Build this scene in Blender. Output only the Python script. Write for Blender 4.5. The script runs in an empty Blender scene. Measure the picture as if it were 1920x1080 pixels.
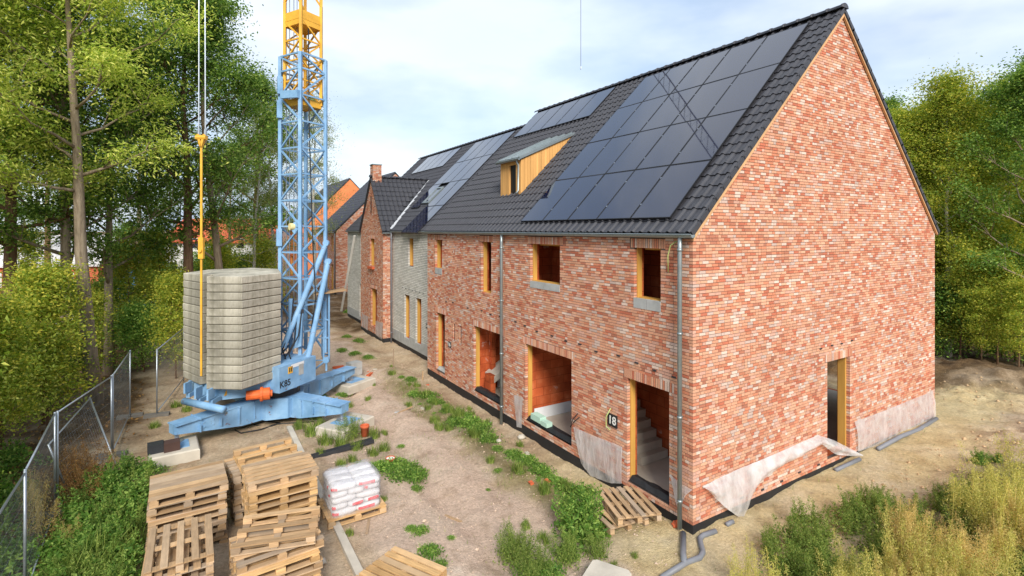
import bpy, math, random
import numpy as np
from mathutils import Vector, Matrix
R = random.Random(7)
RN = np.random.default_rng(7)
sc = bpy.context.scene
# ------------------------------------------------------------------ camera
FPX, HYP, CXP = 964.6, 430.2, 960.0
CAM = Vector((-8.02, -6.48, 5.6)); YAW = 0.553
FW = Vector((math.sin(YAW), math.cos(YAW), 0)); RT = Vector((math.cos(YAW), -math.sin(YAW), 0))
cd = bpy.data.cameras.new('camera'); cam = bpy.data.objects.new('camera', cd); sc.collection.objects.link(cam)
cam.location = CAM; cam.rotation_euler = (math.pi/2, 0, -YAW)
cd.sensor_width = 36; cd.lens = 36*FPX/1920; cd.shift_y = (HYP-540)/1920; cd.clip_end = 3000; cd.clip_start = 0.1
sc.camera = cam
# ------------------------------------------------------------------ world and sun
SUN = Vector((-0.32, -0.78, 0.60)).normalized()
w = bpy.data.worlds.new('World'); sc.world = w; w.use_nodes = True
nt = w.node_tree; nt.nodes.clear()
def wn(t, **k):
    n = nt.nodes.new(t)
    for a, b in k.items(): setattr(n, a, b)
    return n
wo = wn('ShaderNodeOutputWorld'); bg = wn('ShaderNodeBackground'); bg.inputs[1].default_value = 0.12
sky = wn('ShaderNodeTexSky', sky_type='NISHITA', sun_disc=False, sun_elevation=math.asin(SUN.z), sun_rotation=math.atan2(SUN.x, SUN.y))
sky.air_density = 1.2; sky.dust_density = 2.0
tc = wn('ShaderNodeTexCoord'); mp = wn('ShaderNodeMapping'); mp.inputs['Scale'].default_value = (1.0, 1.0, 2.6); mp.inputs['Location'].default_value = (0.3, 0.15, 0.4)
nz = wn('ShaderNodeTexNoise'); nz.inputs['Scale'].default_value = 1.7; nz.inputs['Detail'].default_value = 7; nz.inputs['Roughness'].default_value = 0.52
rp = wn('ShaderNodeValToRGB'); rp.color_ramp.elements[0].position = 0.36; rp.color_ramp.elements[1].position = 0.66
rp.color_ramp.elements[0].color = (0.72, 0.72, 0.72, 1); rp.color_ramp.elements[1].color = (1, 1, 1, 1)
cr = wn('ShaderNodeValToRGB')      # cloud brightness itself varies a little
cr.color_ramp.elements[0].position = 0.38; cr.color_ramp.elements[1].position = 0.63
cr.color_ramp.elements[0].color = (0.275, 0.34, 0.44, 1); cr.color_ramp.elements[1].color = (0.49, 0.525, 0.57, 1)
nz2 = wn('ShaderNodeTexNoise'); nz2.inputs['Scale'].default_value = 2.6; nz2.inputs['Detail'].default_value = 5
sclc = wn('ShaderNodeVectorMath', operation='SCALE'); sclc.inputs[3].default_value = 1.0/0.12
mx = wn('ShaderNodeMix', data_type='RGBA')
L = nt.links.new
L(tc.outputs['Generated'], mp.inputs[0]); L(mp.outputs[0], nz.inputs['Vector']); L(mp.outputs[0], nz2.inputs['Vector'])
L(nz.outputs[0], rp.inputs[0]); L(nz2.outputs[0], cr.inputs[0]); L(cr.outputs[0], sclc.inputs[0])
L(rp.outputs[0], mx.inputs['Factor']); L(sky.outputs[0], mx.inputs['A']); L(sclc.outputs[0], mx.inputs['B'])
L(mx.outputs['Result'], bg.inputs[0]); L(bg.outputs[0], wo.inputs[0])
sl_ = bpy.data.lights.new('sun', 'SUN'); sl_.energy = 2.1; sl_.angle = math.radians(20); sl_.color = (1.0, 0.95, 0.87)
so = bpy.data.objects.new('sun', sl_); sc.collection.objects.link(so); so.rotation_euler = (-SUN).to_track_quat('-Z', 'Y').to_euler(); so.location = (0, -20, 30)
sc.view_settings.view_transform = 'Standard'; sc.view_settings.look = 'None'; sc.view_settings.exposure = 1.1; sc.view_settings.gamma = 1
sc.cycles.max_bounces = 7; sc.cycles.transparent_max_bounces = 16

# ------------------------------------------------------------------ helpers
COL = sc.collection
def ray(u, v): return FW + RT*((u-CXP)/FPX) + Vector((0, 0, (HYP-v)/FPX))
def P(u, v, z=-0.2):
    r = ray(u, v); t = (z-CAM.z)/r.z; return CAM + r*t
def PX(u, v, x):
    r = ray(u, v); t = (x-CAM.x)/r.x; return CAM + r*t
def PY(u, v, y):
    r = ray(u, v); t = (y-CAM.y)/r.y; return CAM + r*t
def refit(x, y, z=-.1):      # point measured with a first camera estimate (920 px) moved to the refined one
    dx, dy = x+7.92, y+5.98; sn, cs = math.sin(.572), math.cos(.572); d = dx*sn+dy*cs; l = dx*cs-dy*sn
    return P(960+920*l/d, 428-920*(z-5.6)/d, z)
def PD(u, v, d): return CAM + ray(u, v)*d
def depth(p): return (p[0]-CAM.x)*FW.x + (p[1]-CAM.y)*FW.y
class Geo:
    def __init__(s): s.v = []; s.f = []; s.m = []; s.c = []
    def add(s, vs, fs, mi=0, col=None):
        b = len(s.v); s.v += [tuple(p) for p in vs]
        for f in fs: s.f.append(tuple(b+i for i in f)); s.m.append(mi); s.c.append(col or (1, 1, 1))
        return s
    def hexa(s, p, mi=0, col=None):   # 8 points: bottom ring 0-3, top ring 4-7
        return s.add(p, [(3, 2, 1, 0), (4, 5, 6, 7), (0, 1, 5, 4), (1, 2, 6, 5), (2, 3, 7, 6), (3, 0, 4, 7)], mi, col)
    def box(s, x0, x1, y0, y1, z0, z1, mi=0, col=None):
        return s.hexa([(x0, y0, z0), (x1, y0, z0), (x1, y1, z0), (x0, y1, z0), (x0, y0, z1), (x1, y0, z1), (x1, y1, z1), (x0, y1, z1)], mi, col)
    def obox(s, a, b, w, h, up=(0, 0, 1), mi=0, col=None):   # bar from a to b, width w, height h
        a, b = Vector(a), Vector(b); d = (b-a).normalized(); u = Vector(up)
        if abs(d.dot(u)) > .98: u = Vector((1, 0, 0))
        sd = d.cross(u).normalized(); u = sd.cross(d)
        q = []
        for p in (a, b): q += [p-sd*w/2-u*h/2, p+sd*w/2-u*h/2, p+sd*w/2+u*h/2, p-sd*w/2+u*h/2]
        return s.add(q, [(3, 2, 1, 0), (4, 5, 6, 7), (0, 1, 5, 4), (1, 2, 6, 5), (2, 3, 7, 6), (3, 0, 4, 7)], mi, col)
    def tube(s, pts, rad, n=8, mi=0, cap=True, col=None):
        pts = [Vector(p) for p in pts]; k = len(pts)
        rad = rad if hasattr(rad, '__len__') else [rad]*k
        vs = []; u = None
        for i, p in enumerate(pts):
            d = (pts[min(i+1, k-1)]-pts[max(i-1, 0)]).normalized()
            if u is None: u = d.orthogonal().normalized()
            else: u = (u-d*u.dot(d)).normalized()
            v = d.cross(u)
            for j in range(n):
                a = 2*math.pi*j/n; vs.append(p+(u*math.cos(a)+v*math.sin(a))*rad[i])
        fs = []
        for i in range(k-1):
            for j in range(n): fs.append((i*n+j, i*n+(j+1) % n, (i+1)*n+(j+1) % n, (i+1)*n+j))
        if cap: fs += [tuple(range(n-1, -1, -1)), tuple(range((k-1)*n, k*n))]
        return s.add(vs, fs, mi, col)
    def prism(s, poly, z0, z1, mi=0, col=None):
        n = len(poly); vs = [(p[0], p[1], z0) for p in poly]+[(p[0], p[1], z1) for p in poly]
        return s.add(vs, [tuple(range(n-1, -1, -1)), tuple(range(n, 2*n))]+[(i, (i+1) % n, n+(i+1) % n, n+i) for i in range(n)], mi, col)
    def extr(s, poly3, off, mi=0, col=None):
        n = len(poly3); o = Vector(off); vs = [Vector(p) for p in poly3]; vs += [p+o for p in vs]
        return s.add(vs, [tuple(range(n-1, -1, -1)), tuple(range(n, 2*n))]+[(i, (i+1) % n, n+(i+1) % n, n+i) for i in range(n)], mi, col)
    def lathe(s, c, prof, n=14, mi=0):
        vs = []; fs = []; k = len(prof)
        for r, z in prof:
            for j in range(n):
                a = 2*math.pi*j/n; vs.append((c[0]+r*math.cos(a), c[1]+r*math.sin(a), c[2]+z))
        for i in range(k-1):
            for j in range(n): fs.append((i*n+j, i*n+(j+1) % n, (i+1)*n+(j+1) % n, (i+1)*n+j))
        return s.add(vs, fs, mi)
    def mesh(s, name, mats, smooth=False, colors=False):
        me = bpy.data.meshes.new(name); me.from_pydata(s.v, [], s.f)
        for m in (mats if isinstance(mats, (list, tuple)) else [mats]): me.materials.append(m)
        if any(s.m): me.polygons.foreach_set('material_index', s.m)
        if smooth: me.polygons.foreach_set('use_smooth', [True]*len(s.f))
        if colors: set_cols(me, np.repeat(np.array(s.c, dtype=np.float32), [len(f) for f in s.f], axis=0))
        me.update(); return me
    def build(s, name, mats, parent=None, smooth=False, colors=False, fix=False):
        me = s.mesh(name, mats, smooth, colors)
        if fix: recalc(me)
        return put(name, me, parent)
def recalc(me):
    import bmesh
    b = bmesh.new(); b.from_mesh(me); bmesh.ops.recalc_face_normals(b, faces=b.faces); b.to_mesh(me); b.free()
def set_cols(me, c):
    a = me.color_attributes.new('Col', 'FLOAT_COLOR', 'CORNER')
    c4 = np.ones((len(c), 4), dtype=np.float32); c4[:, :3] = c; a.data.foreach_set('color', c4.ravel())
ROOTM = {}
def put(name, me, parent=None, mat=None):
    o = bpy.data.objects.new(name, me); COL.objects.link(o)
    if mat is not None: o.matrix_world = mat
    if parent is not None:
        o.parent = parent
        if parent.name in ROOTM: o.matrix_parent_inverse = ROOTM[parent.name]
    return o
def tag(o, label, cat, group=None):
    o['label'] = label; o['category'] = cat; o['kind'] = 'thing'
    if group: o['group'] = group
    return o
def thing(name, label, cat, loc=(0, 0, 0), rz=0, group=None, local=False):
    o = bpy.data.objects.new(name, None); COL.objects.link(o); o.empty_display_size = .2
    o.location = loc; o.rotation_euler = (0, 0, rz)
    if not local: ROOTM[o.name] = (Matrix.Translation(loc) @ Matrix.Rotation(rz, 4, 'Z')).inverted()
    return tag(o, label, cat, group)
def kind(o, k): o['kind'] = k; return o
def copy_tree(o, parent=None):
    c = o.copy(); COL.objects.link(c)
    if parent is not None: c.parent = parent
    for ch in list(o.children): copy_tree(ch, c)
    return c
def npmesh(name, V, F, mat, cols=None, smooth=False):   # V (n,3), F (m,k)
    me = bpy.data.meshes.new(name); k = F.shape[1]; m = len(F)
    me.vertices.add(len(V)); me.vertices.foreach_set('co', np.ascontiguousarray(V, dtype=np.float32).ravel())
    me.loops.add(m*k); me.loops.foreach_set('vertex_index', np.ascontiguousarray(F, dtype=np.int32).ravel())
    me.polygons.add(m); me.polygons.foreach_set('loop_start', np.arange(0, m*k, k, dtype=np.int32))
    me.polygons.foreach_set('use_smooth', np.full(m, bool(smooth)))
    me.update(calc_edges=True); me.validate()
    for q in (mat if isinstance(mat, (list, tuple)) else [mat]): me.materials.append(q)
    if cols is not None: set_cols(me, np.repeat(cols, k, axis=0))
    return me

# ------------------------------------------------------------------ materials
def hx(r, g, b):
    f = lambda c: (c/255/12.92) if c/255 <= .04045 else ((c/255+.055)/1.055)**2.4
    return (f(r), f(g), f(b))
MATS = {}
class NT:
    def __init__(s, name, world=False):
        s.world = world; s.m = bpy.data.materials.new(name); s.m.use_nodes = True; s.t = s.m.node_tree
        s.b = s.t.nodes['Principled BSDF']; s.o = s.t.nodes['Material Output']; MATS[name] = s.m
    def n(s, t, **k):
        q = s.t.nodes.new(t)
        for a, b in k.items(): setattr(q, a, b)
        return q
    def l(s, a, b): s.t.links.new(a, b)
    def coord(s, kind='Object', scale=(1, 1, 1)):
        m = s.n('ShaderNodeMapping'); m.inputs['Scale'].default_value = scale
        s.l(s.n('ShaderNodeNewGeometry').outputs['Position'] if s.world else s.n('ShaderNodeTexCoord').outputs[kind], m.inputs[0]); return m.outputs[0]
    def noise(s, scale, detail=4, vec=None, rough=.55):
        q = s.n('ShaderNodeTexNoise'); q.inputs['Scale'].default_value = scale; q.inputs['Detail'].default_value = detail; q.inputs['Roughness'].default_value = rough
        s.l(vec if vec is not None else s.coord(), q.inputs['Vector']); return q.outputs[0]
    def ramp(s, x, stops):
        q = s.n('ShaderNodeValToRGB'); e = q.color_ramp.elements
        while len(e) < len(stops): e.new(.5)
        for a, (p, c) in zip(e, stops): a.position = p; a.color = (*c, 1) if len(c) == 3 else c
        s.l(x, q.inputs[0]); return q.outputs[0]
    def mix(s, f, a, b, mode='MIX'):
        q = s.n('ShaderNodeMix', data_type='RGBA', blend_type=mode)
        for i, x in (('Factor', f), ('A', a), ('B', b)):
            if hasattr(x, 'is_linked'): s.l(x, q.inputs[i])
            elif i == 'Factor': q.inputs[i].default_value = x
            else: q.inputs[i].default_value = (*x, 1)
        return q.outputs['Result']
    def bump(s, h, dist=.01, st=.5):
        q = s.n('ShaderNodeBump'); q.inputs['Distance'].default_value = dist; q.inputs['Strength'].default_value = st
        s.l(h, q.inputs['Height']); s.l(q.outputs[0], s.b.inputs['Normal'])
    def col(s, x): 
        if hasattr(x, 'is_linked'): s.l(x, s.b.inputs['Base Color'])
        else: s.b.inputs['Base Color'].default_value = (*x, 1)
    def set(s, rough=.7, metal=0, spec=.3):
        s.b.inputs['Roughness'].default_value = rough; s.b.inputs['Metallic'].default_value = metal; s.b.inputs['Specular IOR Level'].default_value = spec
        return s.m
G1 = lambda v: (v, v, v)
def simple(name, col, var=.25, scale=3, rough=.75, metal=0, spec=.3, bump=.004, bscale=40, stretch=(1, 1, 1), orand=0):
    t = NT(name, name in ('roof_tile', 'mortar', 'larch_board')); n = t.noise(scale, 5, t.coord('Object', stretch))
    c = t.ramp(n, [(.25, tuple(x*(1-var) for x in col)), (.75, tuple(min(1, x*(1+var)) for x in col))])
    if orand:
        oi = t.n('ShaderNodeObjectInfo'); c = t.mix(1.0, c, t.ramp(oi.outputs['Random'], [(0, G1(1-orand)), (1, G1(1+orand*.5))]), 'MULTIPLY')
    t.col(c)
    if bump: t.bump(t.noise(bscale, 4, t.coord('Object', stretch)), bump, .5)
    return t.set(rough, metal, spec)
# masonry: colour from the Col attribute, a little grain on top
def masonry(name, dirt=.5, amount=1.0):
    t = NT(name, True); a = t.n('ShaderNodeAttribute', attribute_name='Col')
    n1 = t.noise(45, 5); c = t.mix(1.0, a.outputs['Color'], t.ramp(n1, [(.3, G1(.8)), (.7, G1(1.12))]), 'MULTIPLY')
    n2 = t.noise(.6, 5); c = t.mix(1.0, c, t.ramp(n2, [(.3, (.86, .85, .85)), (.7, (1.05, 1.05, 1.05))]), 'MULTIPLY')
    n3 = t.noise(9, 6); c = t.mix(t.ramp(n3, [(.62, G1(0)), (.8, G1(.35))]), c, hx(215, 200, 190))
    t.col(c); t.bump(t.noise(90, 4), .0015, .5); return t.set(.9, 0, .15)
M_BRICK = masonry('brick_red')
M_GBRICK = masonry('brick_grey')
M_MORTAR = simple('mortar', hx(100, 86, 78), .2, 8, .95)
M_GMORTAR = simple('mortar_grey', hx(112, 110, 105), .2, 8, .95)
def clay():
    t = NT('clay_block'); cv = t.coord('Object')
    n = t.noise(2.2, 5, cv); c = t.ramp(n, [(.3, hx(168, 74, 40)), (.55, hx(196, 96, 54)), (.75, hx(214, 122, 80))])
    # hollow blocks: wide courses with thin pale joints
    sp = t.n('ShaderNodeSeparateXYZ'); t.l(cv, sp.inputs[0])
    ad = t.n('ShaderNodeMath', operation='ADD'); t.l(sp.outputs[0], ad.inputs[0]); t.l(sp.outputs[1], ad.inputs[1])
    cb = t.n('ShaderNodeCombineXYZ'); t.l(ad.outputs[0], cb.inputs[0]); t.l(sp.outputs[2], cb.inputs[1])
    br = t.n('ShaderNodeTexBrick'); br.inputs['Scale'].default_value = 1; br.inputs['Brick Width'].default_value = .5; br.inputs['Row Height'].default_value = .25; br.inputs['Mortar Size'].default_value = .008
    br.inputs['Color1'].default_value = (1, 1, 1, 1); br.inputs['Color2'].default_value = (.78, .78, .78, 1); br.inputs['Mortar'].default_value = (.55, .5, .48, 1)
    t.l(cb.outputs[0], br.inputs['Vector']); c = t.mix(1, c, br.outputs['Color'], 'MULTIPLY')
    n2 = t.noise(1.4, 6, cv, .65); c = t.mix(t.ramp(n2, [(.64, G1(0)), (.70, G1(.65))]), c, hx(205, 190, 180))
    t.col(c); t.bump(br.outputs['Fac'], .006, -.5); return t.set(.85, 0, .2)
M_CLAY = clay()
M_FARCLAY = simple('far_clay', hx(214, 130, 82), .25, 1.2, .9)
M_TILE = simple('roof_tile', hx(58, 58, 63), .22, 5, .5, 0, .45, .003, 60)
M_ZINC = simple('zinc', hx(150, 160, 162), .15, 4, .42, .65, .5, .001)
M_PVC = simple('grey_pvc', hx(120, 122, 128), .14, 3, .5, 0, .4, 0)
M_PLY = simple('plywood_board', hx(200, 152, 76), .18, 5, .7, 0, .25, .002, 50, (1, 1, .15))
M_LARCH = simple('larch_board', hx(208, 158, 96), .2, 5, .75, 0, .2, .002, 40, (1, 1, .08), .14)
M_VERGE = simple('verge_board', hx(198, 156, 112), .15, 5, .75)
M_CONC = simple('concrete', hx(186, 178, 164), .22, 2.2, .9, 0, .2, .005, 30)
M_FLOOR = simple('screed', hx(188, 176, 160), .2, 1.5, .9)
M_WHITE = simple('white_board', hx(222, 224, 226), .08, 2, .6)
M_CEMENT = simple('cement_panel', hx(165, 166, 164), .2, 4, .85)
M_FOOT = simple('fence_foot', hx(112, 108, 102), .2, 4, .9)
M_BLACK = simple('black_membrane', (.018, .018, .02), .3, 6, .6, 0, .4, .003, 30)
M_DARK = simple('dark_plastic', hx(52, 54, 58), .2, 6, .45, 0, .4, .002)
M_CABLE = simple('cable', hx(40, 40, 42), .1, 5, .5)
M_GREENCABLE = simple('green_conduit', hx(178, 190, 120), .1, 5, .5)
M_GALV = simple('galvanised', hx(168, 176, 184), .15, 6, .4, .7, .5, .0008)
M_ORANGE = simple('orange_paint', hx(212, 100, 48), .25, 6, .6)
M_TERRA = simple('orange_clayware', hx(196, 98, 62), .2, 6, .8)
M_YELLOW = simple('yellow_paint', hx(222, 168, 58), .22, 2.5, .5, 0, .4, .002)
M_WHITEPAINT = simple('white_render', hx(226, 224, 218), .06, 1, .85)
M_REDROOF = simple('red_roof', hx(190, 92, 62), .2, 3, .85)
M_BLUETARP = simple('blue_tarp', hx(70, 130, 205), .25, 1.5, .55)
def bluepaint():
    t = NT('blue_paint'); cv = t.coord('Object'); n = t.noise(2.2, 6, cv, .6)
    c = t.ramp(n, [(.3, hx(104, 146, 184)), (.55, hx(128, 168, 204)), (.8, hx(156, 190, 218))])
    n2 = t.noise(4.5, 8, cv, .68); c = t.mix(t.ramp(n2, [(.62, G1(0)), (.67, G1(.9))]), c, hx(118, 74, 52))
    n3 = t.noise(1.3, 6, t.coord('Object', (1.6, 1.6, .35)), .6); c = t.mix(t.ramp(n3, [(.52, G1(0)), (.75, G1(.5))]), c, hx(104, 128, 150))
    t.col(c); t.bump(t.noise(30, 4, cv), .002, .4); return t.set(.55, 0, .35)
M_BLUE = bluepaint()
def ballast():
    t = NT('ballast_concrete'); oi = t.n('ShaderNodeObjectInfo'); cv = t.coord('Object', (1, 1, .8)); n = t.noise(1.6, 7, cv, .62)
    c = t.ramp(n, [(.28, hx(132, 127, 114)), (.5, hx(176, 170, 155)), (.72, hx(204, 198, 182))])
    c = t.mix(1, c, t.ramp(oi.outputs['Random'], [(0, G1(.72)), (1, G1(1.1))]), 'MULTIPLY')
    n2 = t.noise(3, 7, t.coord('Object', (2.2, 2.2, .5)), .65); c = t.mix(t.ramp(n2, [(.48, G1(0)), (.7, G1(.6))]), c, hx(92, 87, 70))
    t.col(c); t.bump(t.noise(25, 6), .008, .6); return t.set(.92, 0, .2)
M_BALLAST = ballast()
def palletwood(name, base, grey):
    t = NT(name); oi = t.n('ShaderNodeObjectInfo'); cv = t.coord('Object')
    ad = t.n('ShaderNodeVectorMath', operation='ADD'); t.l(cv, ad.inputs[0]); cmb = t.n('ShaderNodeCombineXYZ')
    mm = t.n('ShaderNodeMath', operation='MULTIPLY'); mm.inputs[1].default_value = 37; t.l(oi.outputs['Random'], mm.inputs[0])
    for i in range(3): t.l(mm.outputs[0], cmb.inputs[i])
    t.l(cmb.outputs[0], ad.inputs[1])
    mp_ = t.n('ShaderNodeMapping'); mp_.inputs['Scale'].default_value = (1.2, 14, 14); t.l(ad.outputs[0], mp_.inputs[0])
    n = t.noise(3, 6, mp_.outputs[0], .6)
    c = t.ramp(n, [(.25, tuple(x*.62 for x in base)), (.6, base), (.85, tuple(min(1, x*1.22) for x in base))])
    c = t.mix(t.ramp(oi.outputs['Random'], [(.35, G1(0)), (.95, G1(.75))]), c, grey)
    fm = t.n('ShaderNodeMath', operation='FRACT'); f2 = t.n('ShaderNodeMath', operation='MULTIPLY'); f2.inputs[1].default_value = 13.7; t.l(oi.outputs['Random'], f2.inputs[0]); t.l(f2.outputs[0], fm.inputs[0]); c = t.mix(1, c, t.ramp(fm.outputs[0], [(0, (.66, .63, .6)), (.6, G1(1)), (1, G1(1.12))]), 'MULTIPLY')
    c = t.mix(1, c, t.ramp(t.noise(2.3, 5, ad.outputs[0]), [(.3, G1(.78)), (.7, G1(1.12))]), 'MULTIPLY')
    t.col(c); t.bump(n, .003, .5); return t.set(.85, 0, .2)
M_PALLET = palletwood('pallet_wood', hx(200, 166, 126), hx(168, 154, 138))
M_PALLET2 = palletwood('pallet_wood_fresh', hx(210, 170, 118), hx(190, 164, 132))
def solar():
    t = NT('solar_glass'); g = t.n('ShaderNodeTexCoord'); s = t.n('ShaderNodeSeparateXYZ'); t.l(g.outputs['Object'], s.inputs[0])
    t.col(t.mix(t.noise(6, 3), (.005, .008, .028), (.006, .010, .036))); t.set(.035, 0, .62); t.b.inputs['Coat Weight'].default_value = .5; t.b.inputs['Coat Roughness'].default_value = .02; return t.m
M_SOLAR = solar()
M_FRAME = simple('panel_frame', (.012, .012, .014), .2, 5, .45, 0, .4, 0)
def film(name, col, alpha):
    t = NT(name); tr = t.n('ShaderNodeBsdfTransparent'); mxs = t.n('ShaderNodeMixShader')
    n = t.noise(3.5, 6, t.coord('Object', (1, 1, .5)), .65); f = t.ramp(n, [(.3, G1(max(0, alpha-.2))), (.7, G1(min(1, alpha+.22)))])
    t.col(col); t.set(.2, 0, .5); t.b.inputs['Transmission Weight'].default_value = 0
    t.bump(t.noise(7, 7, t.coord('Object', (2.5, 2.5, .7)), .7), .03, .9)
    t.l(f, mxs.inputs[0]); t.l(tr.outputs[0], mxs.inputs[1]); t.l(t.b.outputs[0], mxs.inputs[2]); t.l(mxs.outputs[0], t.o.inputs[0]); return t.m
M_FILM = film('plastic_film', hx(224, 218, 216), .5)
M_WRAP = film('shrink_wrap', hx(226, 226, 232), .24)
M_BAG = simple('bag_paper', hx(206, 203, 203), .12, 5, .55, 0, .4, .004, 14)
M_BAGRED = simple('bag_print', hx(214, 62, 66), .2, 20, .6)
def leafmat(name, c0, c1, c2, trans=.35):
    t = NT(name); g = t.n('ShaderNodeNewGeometry'); oi = t.n('ShaderNodeObjectInfo')
    c = t.ramp(g.outputs['Random Per Island'], [(0, c0), (.5, c1), (.92, c2), (1, tuple(min(1, x*1.3) for x in c2))])
    c = t.mix(1, c, t.ramp(oi.outputs['Random'], [(0, G1(.86)), (1, G1(1.12))]), 'MULTIPLY')
    t.col(c); t.set(.55, 0, .25)
    tl = t.n('ShaderNodeBsdfTranslucent'); ms = t.n('ShaderNodeMixShader'); ms.inputs[0].default_value = trans
    t.l(t.mix(1, c, (1.1, 1.15, .6), 'MULTIPLY'), tl.inputs[0]); t.l(t.b.outputs[0], ms.inputs[1]); t.l(tl.outputs[0], ms.inputs[2]); t.l(ms.outputs[0], t.o.inputs[0]); return t.m
LF_OAK = leafmat('leaf_oak', hx(66, 98, 40), hx(104, 138, 58), hx(150, 172, 84), .46)
LF_LIME = leafmat('leaf_lime', hx(128, 156, 58), hx(178, 194, 84), hx(222, 222, 124), .48)
LF_YEL = leafmat('leaf_yellow', hx(120, 146, 52), hx(164, 178, 68), hx(212, 202, 86), .48)
LF_BIRCH = leafmat('leaf_birch', hx(92, 112, 56), hx(128, 142, 74), hx(168, 168, 92), .4)
LF_WEED = leafmat('leaf_weed', hx(72, 110, 44), hx(110, 148, 62), hx(156, 180, 90), .4)
LF_GRASS = leafmat('leaf_grass', hx(84, 108, 44), hx(118, 142, 62), hx(156, 168, 88), .35)
LF_TALL = leafmat('leaf_tall', hx(156, 158, 78), hx(198, 192, 104), hx(224, 212, 134), .4)
LF_TAN = leafmat('leaf_tan', hx(184, 158, 92), hx(212, 186, 116), hx(228, 206, 144), .4)
LF_DEAD = leafmat('leaf_dead', hx(112, 78, 44), hx(146, 108, 62), hx(178, 138, 84), .2)
def bark(name, a, b): 
    t = NT(name); n = t.noise(3, 7, t.coord('Object', (4, 4, .6)), .65); t.col(t.ramp(n, [(.3, a), (.7, b)])); t.bump(n, .04, .7); return t.set(.95, 0, .1)
BK_GREY = bark('bark_grey', hx(112, 98, 82), hx(172, 156, 134))
BK_BROWN = bark('bark_brown', hx(82, 62, 46), hx(140, 112, 86))
BK_BIRCH = bark('bark_pale', hx(150, 144, 130), hx(206, 200, 186))
# ------------------------------------------------------------------ ground
_perm = np.random.default_rng(3).random((64, 64))
def vnoise(x, y):
    x = np.asarray(x, dtype=float); y = np.asarray(y, dtype=float)
    xi = np.floor(x).astype(int); yi = np.floor(y).astype(int); fx = x-xi; fy = y-yi
    fx = fx*fx*(3-2*fx); fy = fy*fy*(3-2*fy); g = lambda a, b: _perm[a % 64, b % 64]
    return (g(xi, yi)*(1-fx)+g(xi+1, yi)*fx)*(1-fy)+(g(xi, yi+1)*(1-fx)+g(xi+1, yi+1)*fx)*fy
def fbm(x, y, o=4):
    s = 0; a = .5; t = 0
    for i in range(o): s = s+a*vnoise(x*2**i+i*7.3, y*2**i+i*3.1); t += a; a *= .5
    return s/t
def sst(a, b, x): t = np.clip((x-a)/(b-a), 0, 1); return t*t*(3-2*t)
WD_ = 10.9
def gh(x, y):
    x = np.asarray(x, dtype=float); y = np.asarray(y, dtype=float)
    h = -0.2 + (fbm(x*.9, y*.9)-.5)*.13 + (fbm(x*4, y*4)-.5)*.075
    trench = np.exp(-((x+.35)/.45)**2)*sst(.6, 2, y)*sst(30, 26, y)
    h = h - .12*trench
    h = h + (.05*np.exp(-((x-.2)/1.2)**2) + .16*sst(.3, 7, x))*sst(3, -.2, y)*sst(-9, -4, y)                        # rising along the gable
    h = h + .75*np.exp(-(((x-10.0)/3.2)**2+((y+3.8)/2.0)**2))      # spoil heap right
    h = h + (.55*np.exp(-(((x-17)/3.0)**2+((y-1.0)/3.5)**2)))*(1+.5*(fbm(x*1.5, y*1.5)-.5))
    rough = np.maximum(sst(4, 7, x)*sst(-.6, -2.2, y)*sst(-9, -6, y), sst(12.6, 13.6, x)*sst(-9, -6, y)*sst(14, 9, y))
    h = h + rough*((fbm(x*2.2+4, y*2.2)-.5)*.36+(fbm(x*7+4, y*7)-.5)*.12)
    h = h - .13*np.exp(-((x+3.3+.15*np.sin(y*.5))/.32)**2)*sst(-1, 2, y)*sst(26, 18, y) - .09*np.exp(-((x+2.0+.15*np.sin(y*.5))/.28)**2)*sst(2, 5, y)*sst(24, 18, y)  # worn wheel tracks
    h = h - .35*sst(-10, -14, x)*sst(-6, 4, y)*0 + .1*sst(-9.5, -13, x)
    h = h + .35*np.exp(-(((x+2.2)/1.3)**2+((y-18.8)/1.6)**2)) + .2*np.exp(-(((x+1.1)/.7)**2+((y-13.4)/1.2)**2))
    h = np.where((x > .15) & (x < WD_-.15) & (y > .15) & (y < 60), np.minimum(h, -.12), h)
    return h
def GZ(x, y): return float(gh(x, y))
def axis(lo, hi, flo, fhi, fs):
    a = list(np.arange(flo, fhi+1e-6, fs)); s = fs; v = fhi
    while v < hi: s *= 1.22; v += s; a.append(v)
    s = fs; v = flo
    while v > lo: s *= 1.22; v -= s; a.insert(0, v)
    return np.array(a)
gx = axis(-900, 900, -12, 18, .09); gy = axis(-300, 1500, -7, 24, .09)
XX, YY = np.meshgrid(gx, gy, indexing='ij'); ZZ = gh(XX, YY)
nx, ny = XX.shape
V = np.stack([XX, YY, ZZ], -1).reshape(-1, 3)
ii = (np.arange(nx-1)[:, None]*ny+np.arange(ny-1)[None]).ravel()
F = np.stack([ii, ii+ny, ii+ny+1, ii+1], 1)
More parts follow.
